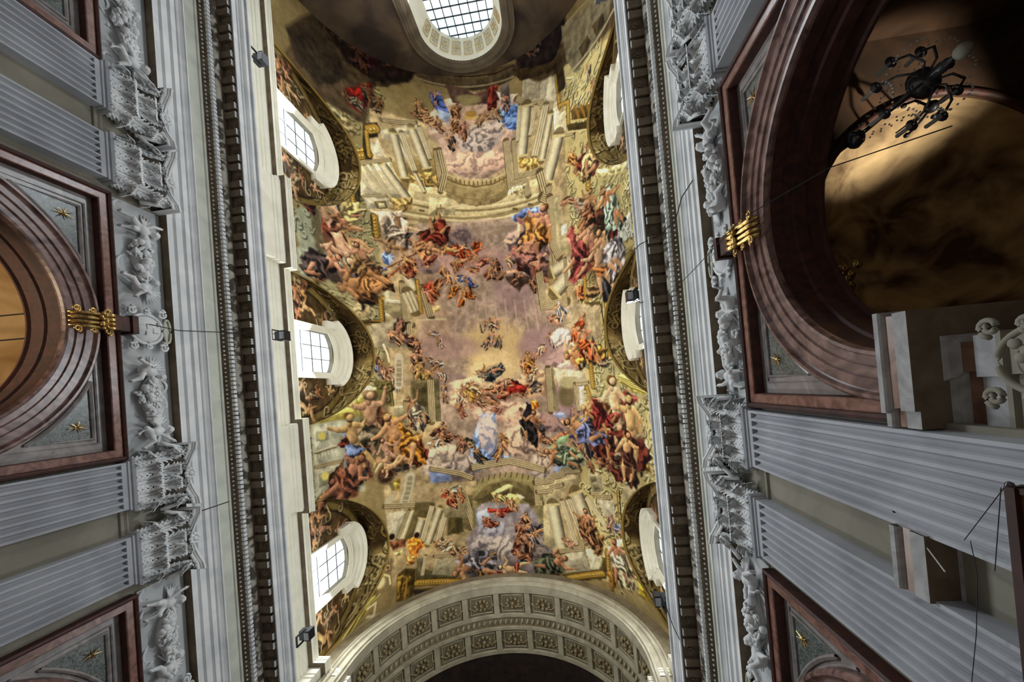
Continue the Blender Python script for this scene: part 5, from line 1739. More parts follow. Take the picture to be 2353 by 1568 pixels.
def shaft_mesh():
    """fluted pilaster shaft: seven flutes"""
    W = .635; nf = 7; fl = .05; fw = (2*W - fl*(nf + 1))/nf
    xs = [(-W, -.3), (-W, 0)]; x = -W
    for i in range(nf):
        x += fl
        for k in range(0, 9):
            a = PI*k/8; xs.append((x + fw*k/8, -.095*math.sin(a)))
        x += fw
    xs += [(W, 0), (W, -.3)]
    mb = MB(); mb.grid([[(p[0], p[1], z) for p in xs] for z in (-1.6, 9.08)])
    mb.box((-W, -.3, 9.08), (W, 0, 9.3))
    return mb
def make_pilaster(label):
    t = empty('fluted_pilaster'); tag(t, label, 'pilaster', 'fluted corinthian pilasters')
    obj('shaft', shaft_mesh(), M['pilaster'], t)
    ast = MB(); W = .635
    for z0, r in ((9.3, .045),):
        path = [(-W, -.3), (-W, 0), (W, 0), (W, -.3)]
        sweep(ast, path, [(0, 9.2), (.03, 9.22), (.03, 9.27), (.07, 9.29), (.1, 9.35), (.07, 9.41), (.02, 9.43), (.02, 9.5)], lambda u, v, h: (u, v, h))
    obj('necking', ast, M['pilaster'], t)
    c = make_capital(t); c.location = (0, 0, 9.3); c.scale = (1, 1, 1)
    return t
pil = None; names = {}
ORD = {-19.66: 'by the west wall', -8.51: 'between first and middle arches', 2.64: 'between middle and third arches', 13.79: 'beside the crossing'}
for s in SIDES:
    for c in PAIR[1:4]:
        for k, dy in enumerate((-1.005, 1.015)):
            lab = 'grey fluted %s pilaster, %s of the pair %s' % (SN[s], ('upper' if k == 0 else 'lower'), ORD[c])
            if pil is None: pil = make_pilaster(lab); o = pil
            else: o = copy_tree(pil); o['label'] = lab
            o.location = (SX(s, 0), c + dy + DY[s]*(1 if c < 10 else 0), 0)
            o.rotation_euler = (0, 0, -PI/2 if s < 0 else PI/2)
# intercolumn string moulding and impost between the pair
for s in SIDES:
    mb = MB()
    for c in PAIR[1:4]:
        fn = wallfn(s, -.3)
        y0, y1 = c - .4 + DY[s], c + .4 + DY[s]
        mb.grid([[(SX(s, -.3 + h), y, z) for h, z in [(0, 9.15), (.05, 9.17), (.05, 9.25), (.09, 9.3), (.05, 9.36), (0, 9.38)]] for y in (y0, y1)])
    struct('trim_%d' % (6 + (s > 0)), mb, M['wall'], 'thin grey string mouldings between the paired pilasters on the %s wall' % SN[s])
M['impost'] = mat('impost_stone', rgb(142, 142, 142), rgb(170, 170, 170), 2, .7, kind='marble')
IMP_BANDS = (('lower_fascia', 'impost', [(-.02, 3.9), (.03, 3.92), (.03, 4.1)]), ('fillet', 'brown_marble', [(.03, 4.1), (-.02, 4.12), (-.02, 4.2)]), ('middle_fascia', 'wall', [(-.02, 4.2), (0, 4.22), (0, 4.48), (.04, 4.5), (.04, 4.55)]),
    ('upper_fascia', 'impost', [(.04, 4.55), (.02, 4.57), (.02, 4.78)]), ('frieze', 'brown_marble', [(.02, 4.78), (-.04, 4.8), (-.04, 4.98)]), ('bed_moulding', 'impost', [(-.04, 4.98), (.02, 5.0), (.03, 5.05), (.06, 5.1)]),
    ('soffit', 'tan', [(.06, 5.1), (.40, 5.1)]), ('corona', 'impost', [(.40, 5.1), (.40, 5.29)]), ('cyma', 'brown_marble', [(.40, 5.29), (.37, 5.3), (.38, 5.42)]), ('rim', 'impost', [(.38, 5.42), (.42, 5.44), (.44, 5.46), (.44, 5.53), (-.05, 5.55)]))
# ------------------------------------------------------------------ marble arch surrounds of the side chapels
FZ = 9.33
def spandrel_loop(hw, zt, r, z0, c, sg, n=18, e=.0):
    """curved triangle between the rectangle corner and the arch"""
    a0 = math.acos(min(1, (hw - .02)/r)) if r > hw else .25
    pts = [(hw, zt)]
    top_a = math.asin(min(1, (zt - z0)/r)) if (zt - z0) < r else PI/2 - .16
    pts = [(hw, zt)]
    arcp = [(r*math.cos(a0 + (top_a - a0)*i/n), z0 + r*math.sin(a0 + (top_a - a0)*i/n)) for i in range(n + 1)]
    pts = [(hw, arcp[0][1]), ] + arcp + [(arcp[-1][0], zt), (hw, zt)]
    return [(c + sg*u, v) for u, v in pts]
def make_surround(s, c, label):
    e = empty('marble_arch_surround', (0, 0, 0)); tag(e, label, 'arch surround', 'marble arch surrounds of the side chapels')
    c = c + DY[s]; fn = wallfn(s, -.3)
    H = 3.73; T = FZ
    rect = [(c - H, 5.5), (c - H, T), (c + H, T), (c + H, 5.5)]      # left normal points outwards here
    obj('outer_rim', sweep(MB(), rect, [(0, -.3), (0, .24), (-.05, .27), (-.09, .24), (-.1, .18)], fn), M['darkred'], e)
    obj('frame_band', sweep(MB(), rect, [(-.1, .0), (-.1, .2), (-.13, .21), (-.28, .21), (-.3, .19)], fn), M['pink'], e)
    obj('frame_reveal', sweep(MB(), rect, [(-.3, .19), (-.31, .16), (-.31, -.03), (-.3, -.3)], fn), M['darkred'], e)
    Z0 = 5.4; R = 3.5
    # spandrel field (grey marble) with inset triangular panel
    for sg in (-1, 1):
        L = spandrel_loop(H - .3, T - .3, R - .3, Z0, c, sg)
        sp = obj('spandrel', MB().poly(L, [], lambda u, v, h: fn(u, v, h - .03), .02), M['grey_marble'], e)
        L2 = spandrel_loop(H - .66, T - .62, R + .16, Z0, c, sg)
        fm = MB(); Lc = L2
        mb = MB().poly(L2, [], lambda u, v, h: fn(u, v, h - .009), .01); pn = obj('inset_panel', mb, M['green_marble'], sp); pn['label'] = 'mottled green marble inset'
        fr = MB(); P = [Vector(fn(u, v, .01)) for u, v in L2]
        fr.tube(P + [P[0]], .05, 6, False)
        P = [Vector(fn(u, v, 0)) for u, v in spandrel_loop(H - .54, T - .5, R + .03, Z0, c, sg)]; fr.tube(P + [P[0]], .03, 6, False)
        obj('panel_moulding', fr, M['grey_marble'], sp)
        cx, cz = c + sg*(H - 1.0), T - .95
        st = MB()
        for k in range(7):
            a = k*2*PI/7 + .3; st.tube([fn(cx, cz, .02), fn(cx + .14*math.cos(a), cz + .2*math.sin(a), .05)], [.018, .007], 5)
        st.ball(fn(cx, cz, .03), .035, 6, 4); obj('gilt_star', st, M['gold'], sp)
    # archivolt
    A = arc(c, Z0, R, PI, 0, 56)
    prof = [(0, -.16), (.0, .2), (-.05, .26), (-.1, .26), (-.13, .2), (-.15, .18), (-.3, .18), (-.32, .14), (-.46, .14), (-.48, .1), (-.6, .1), (-.63, .13), (-.68, .12), (-.7, .05), (-.7, 0)]
    obj('archivolt', sweep(MB(), A, prof, fn), M['red'], e, smooth=False)
    S = arc(c, Z0, R - .7, PI, 0, 56)
    ring = [(0, 0), (0, -.22), (.03, -.24), (.03, -.42), (-.02, -.45), (-.02, -.66), (.04, -.7), (.04, -.92), (-.02, -.95), (-.02, -1.0), (.3, -1.0)]
    obj('soffit_rings', sweep(MB(), S, ring, fn), M['darkred'], e)['label'] = 'dark brown stepped underside of the arch'
    # keystone bracket
    kb = MB()
    def B(u0, u1, z0, z1, h0, h1, m=kb): a = fn(c + u0, z0, h0); b = fn(c + u1, z1, h1); m.box(tuple(map(min, a, b)), tuple(map(max, a, b)))
    pk = MB(); B(-.2, .2, 9.0, 9.52, 0, .5, pk); B(-.25, .25, 9.4, 9.55, 0, .56, pk); obj('keystone_cap', pk, M['darkred'], e)
    gk = empty('keystone_bracket'); gk.parent = e
    for u in (-.17, -.06, .06, .17):
        kb.tube([fn(c + u, 8.2, .22), fn(c + u, 8.35, .34), fn(c + u, 8.65, .38), fn(c + u, 8.95, .46), fn(c + u, 9.02, .5)], [.045, .05, .05, .06, .05], 7)
    obj('bracket_body', kb, M['gold'], gk, smooth=True)
    for u in (-.26, .26):
        for z, r in ((8.28, .09), (8.62, .07), (8.95, .1)):
            v = MB(); n = 16; v.tube([fn(c + u + r*(1-i/n*.7)*math.cos(i/n*9), z + r*(1-i/n*.7)*math.sin(i/n*9), .36) for i in range(n + 1)], .025, 6); obj('gilt_scroll', v, M['gold'], gk, smooth=True)
    lf = MB()
    for i in range(9): lf.ball(fn(c - .2 + .05*i, 8.78 + .06*math.sin(i*2), .47), .055, 6, 4)
    obj('gilt_leaf', lf, M['gold'], gk, smooth=True)
    return e
PLACE = {0: 'at the top of the photo', 1: 'at mid height', 2: 'at the bottom of the photo'}
for s in SIDES:
    for i, c in enumerate(BAYS):
        make_surround(s, c, 'brown marble arch surround, %s wall, %s' % (SN[s], PLACE[i]))
# imposts: entablature blocks on which the arches spring
def make_impost(s, c, sg, label):
    e = empty('impost'); tag(e, label, 'impost', 'grey stone imposts of the side arches'); c = c + DY[s]
    d = sg
    P = [(c + d*3.78, -.44), (c + d*3.16, -.44), (c + d*3.16, -.38), (c + d*2.74, -.38), (c + d*2.74, -1.3)]
    N = mitre(P)
    for nm, m, pr_ in IMP_BANDS:
        mb = MB(); mb.grid([[(SX(s, p[1] - d*n[1]*o), p[0] - d*n[0]*o, h) for o, h in pr_] for p, n in zip(P, N)])
        obj(nm, mb, M[m], e)
    pier = MB(); a = (SX(s, -.45), c + d*3.78, -1.6); b = (SX(s, -1.4), c + d*2.6, 4.35)
    pier.box(tuple(map(min, a, b)), tuple(map(max, a, b))); obj('pier', pier, M['red'], e)
    return e
for s in SIDES:
    for i, c in enumerate(BAYS[1:]):
        for sg in (-1, 1):
            make_impost(s, c, sg, 'grey impost block on the %s side, %s arch, %s jamb' % (SN[s], ('middle', 'third')[i], ('west', 'crossing')[sg > 0]))
    for c in PAIR[1:3]:
        e = empty('impost'); y0, y1 = c - .39 + DY[s], c + .41 + DY[s]
        tag(e, 'narrow grey impost in the %s pair %s' % (SN[s], ORD[c]), 'impost', 'grey stone imposts of the side arches')
        for nm, m, pr_ in IMP_BANDS:
            obj(nm, MB().grid([[(SX(s, -.34 + o), y, h) for o, h in pr_] for y in (y0, y1)]), M[m], e)
# ------------------------------------------------------------------ side chapel interiors
def build_chapel(s, c, name, lit, label):
    cx = CHX[s]; mb = MB(); z0 = 8.8; r = 2.55
    hx = 4.0 - 1.75
    xa, xb = sorted((SX(s, -1.28), SX(s, -7.2)))
    fn = lambda u, v, h: (u, v, z0 + h)
    circ = [(cx + r*math.cos(2*PI*i/48), c + r*math.sin(2*PI*i/48)) for i in range(48)]
    mb.poly([(xa, c - 3.9), (xb, c - 3.9), (xb, c + 3.9), (xa, c + 3.9)], [circ], fn, .12)
    fx = SX(s, -7.2)
    mb.add([(fx, c - 3.9, -1.6), (fx, c + 3.9, -1.6), (fx, c + 3.9, z0), (fx, c - 3.9, z0)], [(0, 1, 2, 3)])
    for q in (-3.9, 3.9): mb.add([(xa, c + q, -1.6), (xb, c + q, -1.6), (xb, c + q, z0), (xa, c + q, z0)], [(0, 1, 2, 3)])
    m = M['chapel'] if s > 0 else M['chapel']
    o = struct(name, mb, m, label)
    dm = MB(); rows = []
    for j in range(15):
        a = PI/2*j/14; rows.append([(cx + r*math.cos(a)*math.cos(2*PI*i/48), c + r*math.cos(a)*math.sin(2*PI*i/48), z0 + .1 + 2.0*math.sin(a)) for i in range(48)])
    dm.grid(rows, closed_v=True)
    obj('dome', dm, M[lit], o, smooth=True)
    rg = MB()
    rg.tube([(cx + (r + .03)*math.cos(2*PI*i/48), c + (r + .03)*math.sin(2*PI*i/48), z0 - .02) for i in range(49)], .07, 6, False); obj('dome_rim', rg, M['darkred'], o, smooth=True)
    return o
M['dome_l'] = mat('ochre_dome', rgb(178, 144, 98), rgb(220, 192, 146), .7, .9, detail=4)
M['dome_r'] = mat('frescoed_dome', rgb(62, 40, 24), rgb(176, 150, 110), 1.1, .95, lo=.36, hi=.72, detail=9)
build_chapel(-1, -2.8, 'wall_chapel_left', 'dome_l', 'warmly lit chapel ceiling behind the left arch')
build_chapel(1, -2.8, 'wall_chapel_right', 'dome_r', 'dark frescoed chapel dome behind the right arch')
for s in SIDES:      # blind arches of the outer bays
    for i, c in ((0, BAYS[0]), (2, BAYS[2])):
        mb = MB(); fx = SX(s, -1.36); mb.add([(fx, c - 3.95, -1.6), (fx, c + 3.95, -1.6), (fx, c + 3.95, 9.4), (fx, c - 3.95, 9.4)], [(0, 1, 2, 3)])
        struct('wall_chapel_%s_%s' % (SN[s], 'west' if i == 0 else 'east'), mb, M['brown_marble'], 'brown marble back wall inside the %s %s arch' % (SN[s], PLACE[i]))
# ------------------------------------------------------------------ stucco reliefs of the frieze zone
def putto_mesh(pose, name='putto'):
    """plump winged child as one continuous remeshed body; x along the wall, y out, z up; about 1 m tall"""
    mb = MB()
    def limb(pts, rs, n=10):
        mb.tube(pts, rs, n)
        for p, r in zip(pts, rs): mb.ball(p, r, n, 8)
    mb.ball((0, .1, .45), .15, 14, 10, (1, .85, 1.15)); mb.ball((0, .14, .34), .135, 14, 10)      # chest, belly
    mb.ball((0, .1, .24), .15, 14, 10, (1.05, .9, .8))
    hx, hy, hz = pose.get('head', (.02, .17, .74))
    limb([(0, .1, .55), (hx*.6, hy*.8, hz - .1)], [.065, .06])
    mb.ball((hx, hy, hz), .115, 16, 12, (.95, 1, 1.08))
    mb.ball((hx, hy + .11, hz - .015), .022, 8, 6); mb.ball((hx - .05, hy + .085, hz - .035), .042, 8, 6); mb.ball((hx + .05, hy + .085, hz - .035), .042, 8, 6)
    mb.ball((hx, hy + .09, hz - .075), .03, 8, 6); mb.ball((hx, hy + .09, hz + .04), .05, 8, 6, (1.5, .6, .5))
    for sg in (-1, 1): mb.ball((hx + sg*.11, hy, hz - .01), .03, 8, 6)
    for k in range(16):
        a = k*2.4; q = .3 + k/16*1.2
        mb.ball((hx + .1*math.sin(q)*math.cos(a), hy - .02 + .07*math.sin(q)*math.sin(a) - .03, hz + .1*math.cos(q) + .01), .04, 7, 5)
    for sg, key in ((-1, 'armL'), (1, 'armR')):
        el, wr = pose[key]
        limb([(sg*.13, .1, .53), el, wr], [.058, .05, .038]); mb.ball(wr, .044, 8, 6, (1, 1, 1.2))
        for k in range(4):
            d = Vector(wr) - Vector(el); d.normalize(); sd = Vector((-d.z, 0, d.x))
            b = Vector(wr) + d*.03 + sd*(.012*(k*1.0 - 1.5)*1.4); limb([b, b + d*.05 + Vector((0, .01*k, 0))], [.012, .009], 6)
        b = Vector(wr) + sd*.04; limb([b, b + sd*.02 + d*.03], [.012, .01], 6)
    for sg, key in ((-1, 'legL'), (1, 'legR')):
        kn, an = pose[key]
        limb([(sg*.08, .11, .24), kn, an], [.098, .072, .045])
        d = (Vector(an) - Vector(kn)).normalized(); ft = Vector(an) + d*.03
        limb([ft, ft + Vector((sg*.02, .1, -.02))], [.04, .028])
    me = mb.mesh('tmp'); o = bpy.data.objects.new('tmp', me); COL.objects.link(o)
    md = o.modifiers.new('r', 'REMESH'); md.mode = 'VOXEL'; md.voxel_size = .0125
    sm = o.modifiers.new('s', 'SMOOTH'); sm.factor = .5; sm.iterations = 2
    dg = bpy.context.evaluated_depsgraph_get(); out = bpy.data.meshes.new_from_object(o.evaluated_get(dg))
    bpy.data.objects.remove(o); out.name = name
    out.polygons.foreach_set('use_smooth', [True]*len(out.polygons)); out.materials.clear(); out.materials.append(M['white']); return out
POSES = [
    dict(head=(-.06, .18, .73), armL=((-.28, .2, .6), (-.42, .22, .72)), armR=((.24, .22, .42), (.34, .28, .3)), legL=((-.2, .28, .12), (-.3, .2, -.12)), legR=((.22, .24, .08), (.12, .2, -.16))),
    dict(head=(.08, .18, .72), armL=((-.2, .25, .4), (-.12, .34, .28)), armR=((.3, .16, .62), (.44, .2, .5)), legL=((-.1, .34, .16), (-.2, .3, -.06)), legR=((.3, .2, .16), (.44, .16, -.02))),
    dict(head=(0, .19, .74), armL=((-.26, .18, .66), (-.3, .2, .84)), armR=((.28, .18, .56), (.46, .2, .6)), legL=((-.12, .22, 0), (-.14, .12, -.26)), legR=((.2, .26, .04), (.26, .1, -.18))),
]
PUTTI = [putto_mesh(p) for p in POSES]
def wing_mesh():
    mb = MB()
    for r, (n, L) in enumerate(((7, .42), (6, .3), (5, .2))):
        for k in range(n):
            a = -.3 + k*.26 - r*.1; a = min(a, 1.5)
            p0 = Vector((.02, .02 + .02*r, 0)); d = Vector((math.cos(a), 0, math.sin(a)))
            mb.tube([p0, p0 + d*L*.5 + Vector((0, .03, 0)), p0 + d*L], [.02, .032, .012], 6)
    mb.ball((.05, .03, .03), .07, 8, 6); me = mb.mesh('wing', True); me.materials.append(M['white']); return me
WING = wing_mesh()
def small(name, fn_):
    mb = MB(); fn_(mb); me = mb.mesh(name, True); me.materials.append(M['white']); return me
def _fruit(mb): mb.ball((0, 0, 0), .075, 9, 7)
def _flower(mb):
    for i in range(6): a = i*PI/3; mb.ball((.06*math.cos(a), 0, .06*math.sin(a)), .042, 6, 4, (1, .6, 1))
    mb.ball((0, .03, 0), .035, 6, 5)
def _leaf(mb): mb.ball((0, 0, 0), .1, 8, 6, (.45, .25, 1.1))
def _cone(mb):
    for i in range(4):
        for k in range(5): a = k*1.256 + i*.6; mb.ball((.045*(1-i*.2)*math.cos(a), .045*(1-i*.2)*math.sin(a), i*.035), .025, 5, 4)
FR = [small('fruit', _fruit), small('flower', _flower), small('leaf', _leaf), small('grape_cluster', _cone)]
def garland(parent, x0, x1, zc, rnd, fat=.3):
    g = empty('garland'); g.parent = parent
    n = int((x1 - x0)/.026)
    core = MB(); core.tube([(x0 + (x1 - x0)*t/8, .02, zc + .05*math.sin(t)) for t in range(9)], [.03 + (fat*.5)*math.sin(PI*(t + .5)/9) for t in range(9)], 8)
    obj('garland_core', core, M['white'], g, smooth=True)
    for i in range(n):
        t = (i + .5)/n; f = fat*(.35 + .65*math.sin(PI*t))
        k = rnd.choice((0, 0, 1, 1, 2, 3)); z = zc + rnd.uniform(-f, f)*.9 + .05*math.sin(t*8)
        y = .08 + .2*(1 - (abs(z - zc)/max(f, .01))**2)*.8 + rnd.uniform(-.02, .08)
        o = link(FR[k].name, FR[k], None, g, (x0 + (x1 - x0)*t + rnd.uniform(-.03, .03), y, z), (rnd.uniform(-.5, .5), rnd.uniform(0, 3), rnd.uniform(-.5, .5)))
        o.scale = (rnd.uniform(.95, 1.6),)*3; o.name = FR[k].name.split('.')[0]
def ribbon(parent, x, z, L, sg, rnd):
    mb = MB(); n = 22; rows = []
    for i in range(n + 1):
        t = i/n; a = t*9; px = x + sg*L*t + .07*math.cos(a); pz = z + .11*math.sin(a)
        rows.append([(px, .03 + .03*math.sin(a*1.5), pz - .04), (px, .06 + .03*math.sin(a*1.5), pz), (px, .03 + .03*math.sin(a*1.5), pz + .04)])
    mb.grid(rows); obj('ribbon', mb, M['white'], parent, smooth=True)
def make_relief(s, c, label, seed):
    rnd = random.Random(seed); c = c + DY[s]
    e = empty('stucco_relief', (SX(s, -.28), c, 9.45), (0, 0, -PI/2 if s < 0 else PI/2)); tag(e, label, 'stucco relief', 'white stucco putto reliefs below the entablature')
    q = 1 if s < 0 else 1
    bk = MB().box((-3.72, -.02, 0), (3.72, .02, 1.33)); obj('background', bk, M['relief_bg'], e)
    def put(x, z, k, flip=1, rot=0.0, sc=.98):
        o = link('putto', PUTTI[k], None, e, (x, .05, z), (rnd.uniform(-.1, .1), rot, 0)); o.scale = (flip*sc, sc*1.1, sc)
        for sg in (-1, 1):
            w_ = link('wing', WING, None, o, (sg*.08, 0, .5)); w_.scale = (sg, 1, 1)
    put(-3.15, .3, 0, 1, .25); put(-1.15, .22, 1, -1, -.3); put(1.1, .22, 1, 1, .35); put(3.1, .3, 2, -1, -.2)
    garland(e, -2.75, -1.5, .62, rnd); garland(e, 1.5, 2.75, .62, rnd)
    for x, sg in ((-2.9, 1), (-1.6, -1), (1.5, 1), (2.6, 1), (-3.5, .5), (3.3, .6)): ribbon(e, x, rnd.choice((.15, 1.08)), .7, sg, rnd)
    # central cartouche
    ct = empty('cartouche'); ct.parent = e
    b = MB(); b.ball((0, .12, .62), .42, 20, 14, (.95, .45, 1)); obj('shield', b, M['white'], ct, smooth=True)
    rim = MB(); rim.tube([(.44*math.cos(2*PI*i/32), .16, .62 + .46*math.sin(2*PI*i/32)) for i in range(33)], .045, 7, False)
    obj('shield_rim', rim, M['white'], ct, smooth=True)
    for sg in (-1, 1):
        for z, r in ((.2, .13), (1.05, .15), (.62, .1)):
            v = MB(); n = 18; v.tube([(sg*(.46 + .05) + r*(1-i/n*.75)*math.cos(i/n*9), .2, z + r*(1-i/n*.75)*math.sin(i/n*9)) for i in range(n + 1)], .035, 6); obj('scroll', v, M['white'], ct, smooth=True)
    for (x, z, w_, h_) in ((-.12, .76, .03, .16), (-.05, .69, .15, .03), (.12, .6, .03, .18), (.05, .52, .15, .03), (-.14, .5, .12, .03), (.14, .84, .12, .03)):
        g = MB().box((x - w_/2, .25, z - h_/2), (x + w_/2, .31, z + h_/2)); obj('shield_charge', g, M['relief_bg'], ct)
    dc = MB(); n = 28; dc.tube([(.36*math.cos(2*PI*i/n), .2 , 1.2 + .1*math.sin(2*PI*i/n)) for i in range(n + 1)], .03, 6, False)
    dc.grid([[(0, .17, 1.2)]*n, [(.36*math.cos(2*PI*i/n), .17, 1.2 + .1*math.sin(2*PI*i/n)) for i in range(n)]], closed_v=True)
    obj('oval_disc', dc, M['frieze'], ct)
    return e
for s in SIDES:
    for i, c in enumerate(BAYS):
        make_relief(s, c, 'white putti, garlands and cartouche, %s wall, %s' % (SN[s], PLACE[i]), 10*i + s)
# ------------------------------------------------------------------ floodlights
def make_flood(loc, s, label):
    t = empty('floodlight', loc, (0, 0, 0)); tag(t, label, 'floodlight', 'black floodlights on the cornice')
    w_ = .2
    b = MB(); b.box((-.17, -.15, 0), (.05, .15, .26)); obj('housing', b, M['black'], t)
    f = MB().box((.05, -.17, -.02), (.2, .17, .3)); obj('bezel', f, M['black'], t)
    g = MB().box((.03, -.12, -.035), (.19, .12, -.02)); obj('lens', g, M['lensglass'], t)
    br = MB().box((-.06, -.18, -.3), (0, -.15, .15)).box((-.06, .15, -.3), (0, .18, .15)).box((-.06, -.18, -.33), (0, .18, -.3)); obj('bracket', br, M['black'], t)
    t.scale = (1.15*(1 if s < 0 else -1), 1.15, 1.15)
FL_L = ['black floodlight on the left cornice near the top of the photo', 'black floodlight on the left cornice below the middle window', 'black floodlight on the left cornice near the bottom of the photo',
        'black floodlight peeping over the right cornice at mid height', 'black floodlight peeping over the right cornice by the coffered arch', 'black floodlight peeping over the right cornice at the top edge']
for p, l in zip(FLOODS, FL_L): make_flood(p, -1 if p[0] < XC else 1, l)
def cable(pts, label, r=.014, cat='cable'):
    o = obj('cable', MB().tube(pts, r, 5), M['cable']); tag(o, label, cat, 'thin dark cables'); return o
# ------------------------------------------------------------------ cables
cable([(-11.55, -2.77, 9.9), (-11.5, -2.7, 10.72), (-11.2, -2.85, 12.5), (-10.72, -2.95, 13.9)], 'thin cable crossing the left entablature to the middle floodlight')
cable([(-11.35, 3.0, 10.95), (-11.3, 3.0, 11.9)], 'short cable end on the left architrave beside the paired capitals', .018)
cable([(-11.0, 8.3, 13.0), (-10.75, 8.75, 13.7)], 'short cable rising to the lowest left floodlight')
cable([(2.95, -4.5, 13.68), (3.1, -4.46, 13.63), (3.2, -4.5, 13.2), (3.33, -4.5, 13.0), (3.8, -4.6, 12.8), (4.1, -4.8, 12.2), (4.05, -5.1, 11.4), (4.2, -5.3, 10.9)], 'cable draped over the right cornice below the upper capitals', .016)
cable([(3.7, -2.5, 12.4), (4.0, -2.85, 10.8), (4.05, -3.1, 8.3), (4.9, -3.3, 7.0), (6.4, -3.5, 6.6)], 'long thin cable running from the right entablature into the chapel arch', .01)
cable([(3.0, -2.9, 14.0), (3.15, -2.6, 13.5), (3.6, -2.7, 12.9)], 'short cable beside the right mid-height floodlight')
cable([(3.1, 7.7, 13.65), (3.2, 8.2, 13.2), (3.35, 8.6, 13.0)], 'cable hanging from the lowest right floodlight over the cornice')
cable([(3.9, 1.24, 3.9), (4.2, 2.0, 4.62)], 'left one of two thin wires rising from the corner of the wooden panel', .004, 'wire')
cable([(3.9, 1.24, 3.92), (4.2, 2.2, 4.35)], 'right one of two thin wires rising from the corner of the wooden panel', .004, 'wire')
cable([(4.24, 2.0, 4.6), (4.18, 2.3, 4.5), (4.12, 2.9, 4.5), (4.1, 3.6, 4.6), (4.1, 4.3, 4.8)], 'thin wire hanging across the lower right pilaster', .004, 'wire')
# ------------------------------------------------------------------ tall wooden panel at the lower right
t = empty('wooden_panel', (3.95, 1.22, -1.6)); tag(t, 'tall brown wooden panel with dark red top edge at the lower right corner', 'panel')
obj('board', MB().box((0, .04, 0), (.06, 3.6, 5.42)), M['wood'], t)
obj('top_rail', MB().box((-.05, 0, 5.42), (.1, 3.6, 5.5)), M['wood_dark'], t)
obj('stile', MB().box((-.03, 0, 0), (.09, .05, 5.45)), M['wood_dark'], t)
fin = MB(); fin.ball((.02, .0, 5.52), .035, 8, 6); fin.ball((.1, .06, 5.5), .05, 8, 6, (1, 1.4, .8)); obj('finial', fin, M['crystal'], t, smooth=True)
# thin iron rods on the wall between the lower right pilasters
r_ = obj('iron_rod', MB().tube([(4.5, 2.02, 5.88), (4.35, 2.04, 5.66)], .02, 6), M['black']); tag(r_, 'short black iron rod on the wall above the narrow right impost', 'rod')
r_ = obj('iron_rod', MB().tube([(4.5, 2.05, 5.8), (4.1, 2.4, 4.75)], .008, 5), M['candle']); tag(r_, 'thin pale rod slanting across the narrow right impost', 'rod')
# ------------------------------------------------------------------ carved coat of arms on the right pier
t = empty('carved_shield', (4.5, .12, 3.98), (0, 0, PI/2)); t.scale = (.8, .8, .8); tag(t, 'large grey carved shield with scrolls on the right arch pier', 'shield')
b = MB(); b.ball((0, -.04, 0), .36, 20, 14, (.9, .3, 1.1)); obj('shield_body', b, M['wall'], t, smooth=True)
rim = MB(); rim.tube([(.4*math.cos(2*PI*i/36), .1, .47*math.sin(2*PI*i/36)) for i in range(37)], .04, 7, False); obj('shield_rim', rim, M['wall'], t, smooth=True)
for sg in (-1, 1):
    for z, r in ((.5, .13), (.1, .1), (-.42, .12)):
        v = MB(); n = 18; v.tube([(sg*.44 + r*(1-i/n*.75)*math.cos(i/n*9), .13, z + r*(1-i/n*.75)*math.sin(i/n*9)) for i in range(n + 1)], .035, 6); obj('scroll', v, M['wall'], t, smooth=True)
fg = MB()
for k in range(9): fg.ball((-.12 + .1*math.sin(k*2.1), .12, -.22 + .06*k), .07, 7, 5, (1, .6, 1))
obj('carved_charge', fg, M['wall'], t, smooth=True)
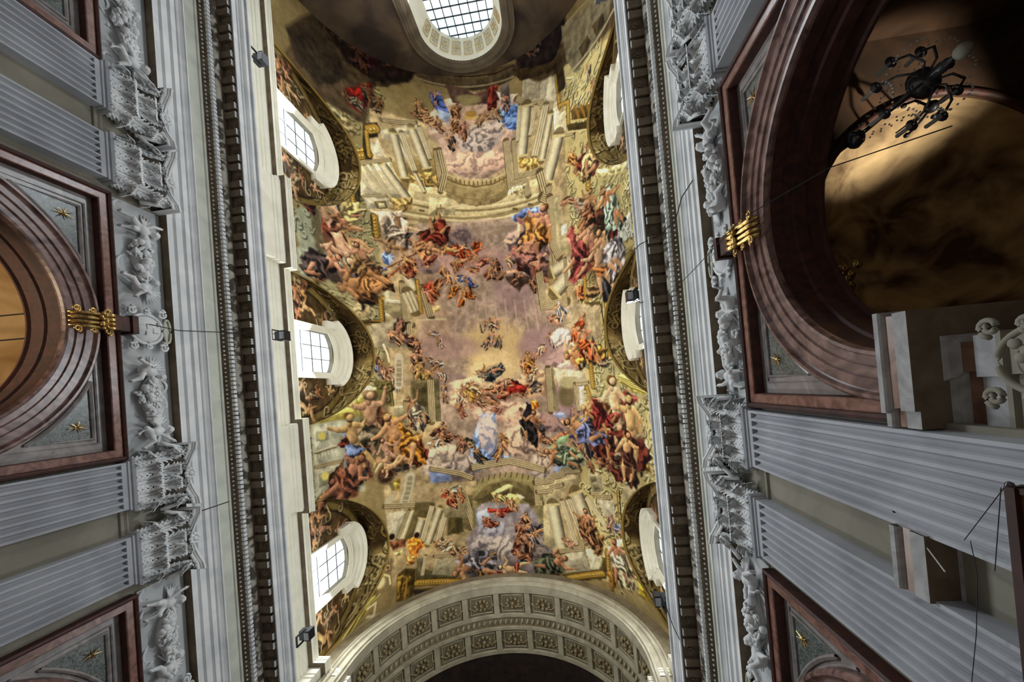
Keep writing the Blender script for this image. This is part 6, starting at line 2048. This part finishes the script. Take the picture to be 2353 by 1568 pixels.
# ------------------------------------------------------------------ crystal chandelier inside the right chapel arch
t = empty('crystal_chandelier', (6.45, -4.5, 6.5)); tag(t, 'dark crystal chandelier hanging in the shadow of the right chapel arch', 'chandelier')
obj('stem', MB().tube([(0, 0, 2.6), (0, 0, 2.0), (0, 0, 1.2), (0, 0, .2), (0, 0, 0)], [.02, .05, .035, .09, .03], 10), M['crystal'], t, smooth=True)
b = MB(); b.ball((0, 0, -.1), .11, 12, 9); obj('bottom_ball', b, M['wall'], t, smooth=True)
for z, r in ((.45, .22), (1.9, .16)):
    g = MB(); g.tube([(0, 0, z - .08), (0, 0, z), (0, 0, z + .1)], [.08, r, r*1.15], 14); obj('glass_bowl', g, M['crystal'], t, smooth=True)
bead = MB().ball((0, 0, 0), .017, 6, 4).mesh('bead', True); bead.materials.append(M['candle'])
for k in range(8):
    a = k*PI/4 + .2; ca, sa = math.cos(a), math.sin(a)
    ar = obj('arm', MB().tube([(.05*ca, .05*sa, .5), (.25*ca, .25*sa, .32), (.5*ca, .5*sa, .4), (.62*ca, .62*sa, .62)], .02, 6), M['crystal'], t, smooth=True)
    obj('candle', MB().tube([(.62*ca, .62*sa, .64), (.62*ca, .62*sa, .92)], .035, 8), M['candle'], ar)
    obj('drip_pan', MB().tube([(.62*ca, .62*sa, .6), (.62*ca, .62*sa, .64)], [.05, .1], 10), M['crystal'], ar)
    for j in range(14):
        q = j/13; rr = .12 + .5*q; zz = 1.95 - 1.35*q - .5*math.sin(PI*q)
        link('bead', bead, None, t, (rr*ca, rr*sa, zz))
        if j < 9: link('bead', bead, None, t, (.62*math.cos(a + j*.098), .62*math.sin(a + j*.098), .5 - .16*math.sin(PI*j/8)))
t = empty('iron_lamp', (7.45, -4.66, 8.0)); tag(t, 'small black iron hanging lamp silhouetted against the bright dome crescent', 'lamp')
obj('rod', MB().tube([(0, 0, -.3), (0, 0, .75)], .018, 6), M['black'], t)
b = MB(); b.ball((0, 0, 0), .11, 10, 8); obj('globe', b, M['black'], t, smooth=True)
for a in (0, 2.1, 4.2):
    v = MB(); v.tube([(.1*math.cos(a), .1*math.sin(a), .05), (.28*math.cos(a), .28*math.sin(a), .14), (.34*math.cos(a), .34*math.sin(a), .3)], .022, 6); v.ball((.34*math.cos(a), .34*math.sin(a), .34), .05, 7, 5); obj('arm', v, M['black'], t, smooth=True)
t = empty('gilded_carving', (6.05, -1.72, 8.45)); tag(t, 'glinting gilded carving just inside the right chapel arch', 'carving')
rn = random.Random(3)
for k in range(16):
    v = MB(); n = 10; x, y, z = rn.uniform(-.05, .12), rn.uniform(-.24, .24), rn.uniform(-.2, .2); r = rn.uniform(.05, .09)
    v.tube([(x + r*(1-i/n*.7)*math.cos(i/n*8), y + r*(1-i/n*.7)*math.sin(i/n*8), z + .02*i/n) for i in range(n + 1)], .022, 5); obj('gilt_scroll', v, M['gold'], t, smooth=True)
# wires crossing the lit left chapel dome
for yy, lab in ((-3.15, 'upper dark tie wire across the lit left chapel'), (-2.5, 'lower dark tie wire across the lit left chapel')):
    o = obj('tie_wire', MB().tube([(-13.2, yy + .12, 8.55), (-18.5, yy, 8.55)], .02, 6), M['cable']); tag(o, lab, 'wire', 'tie wires of the left chapel')
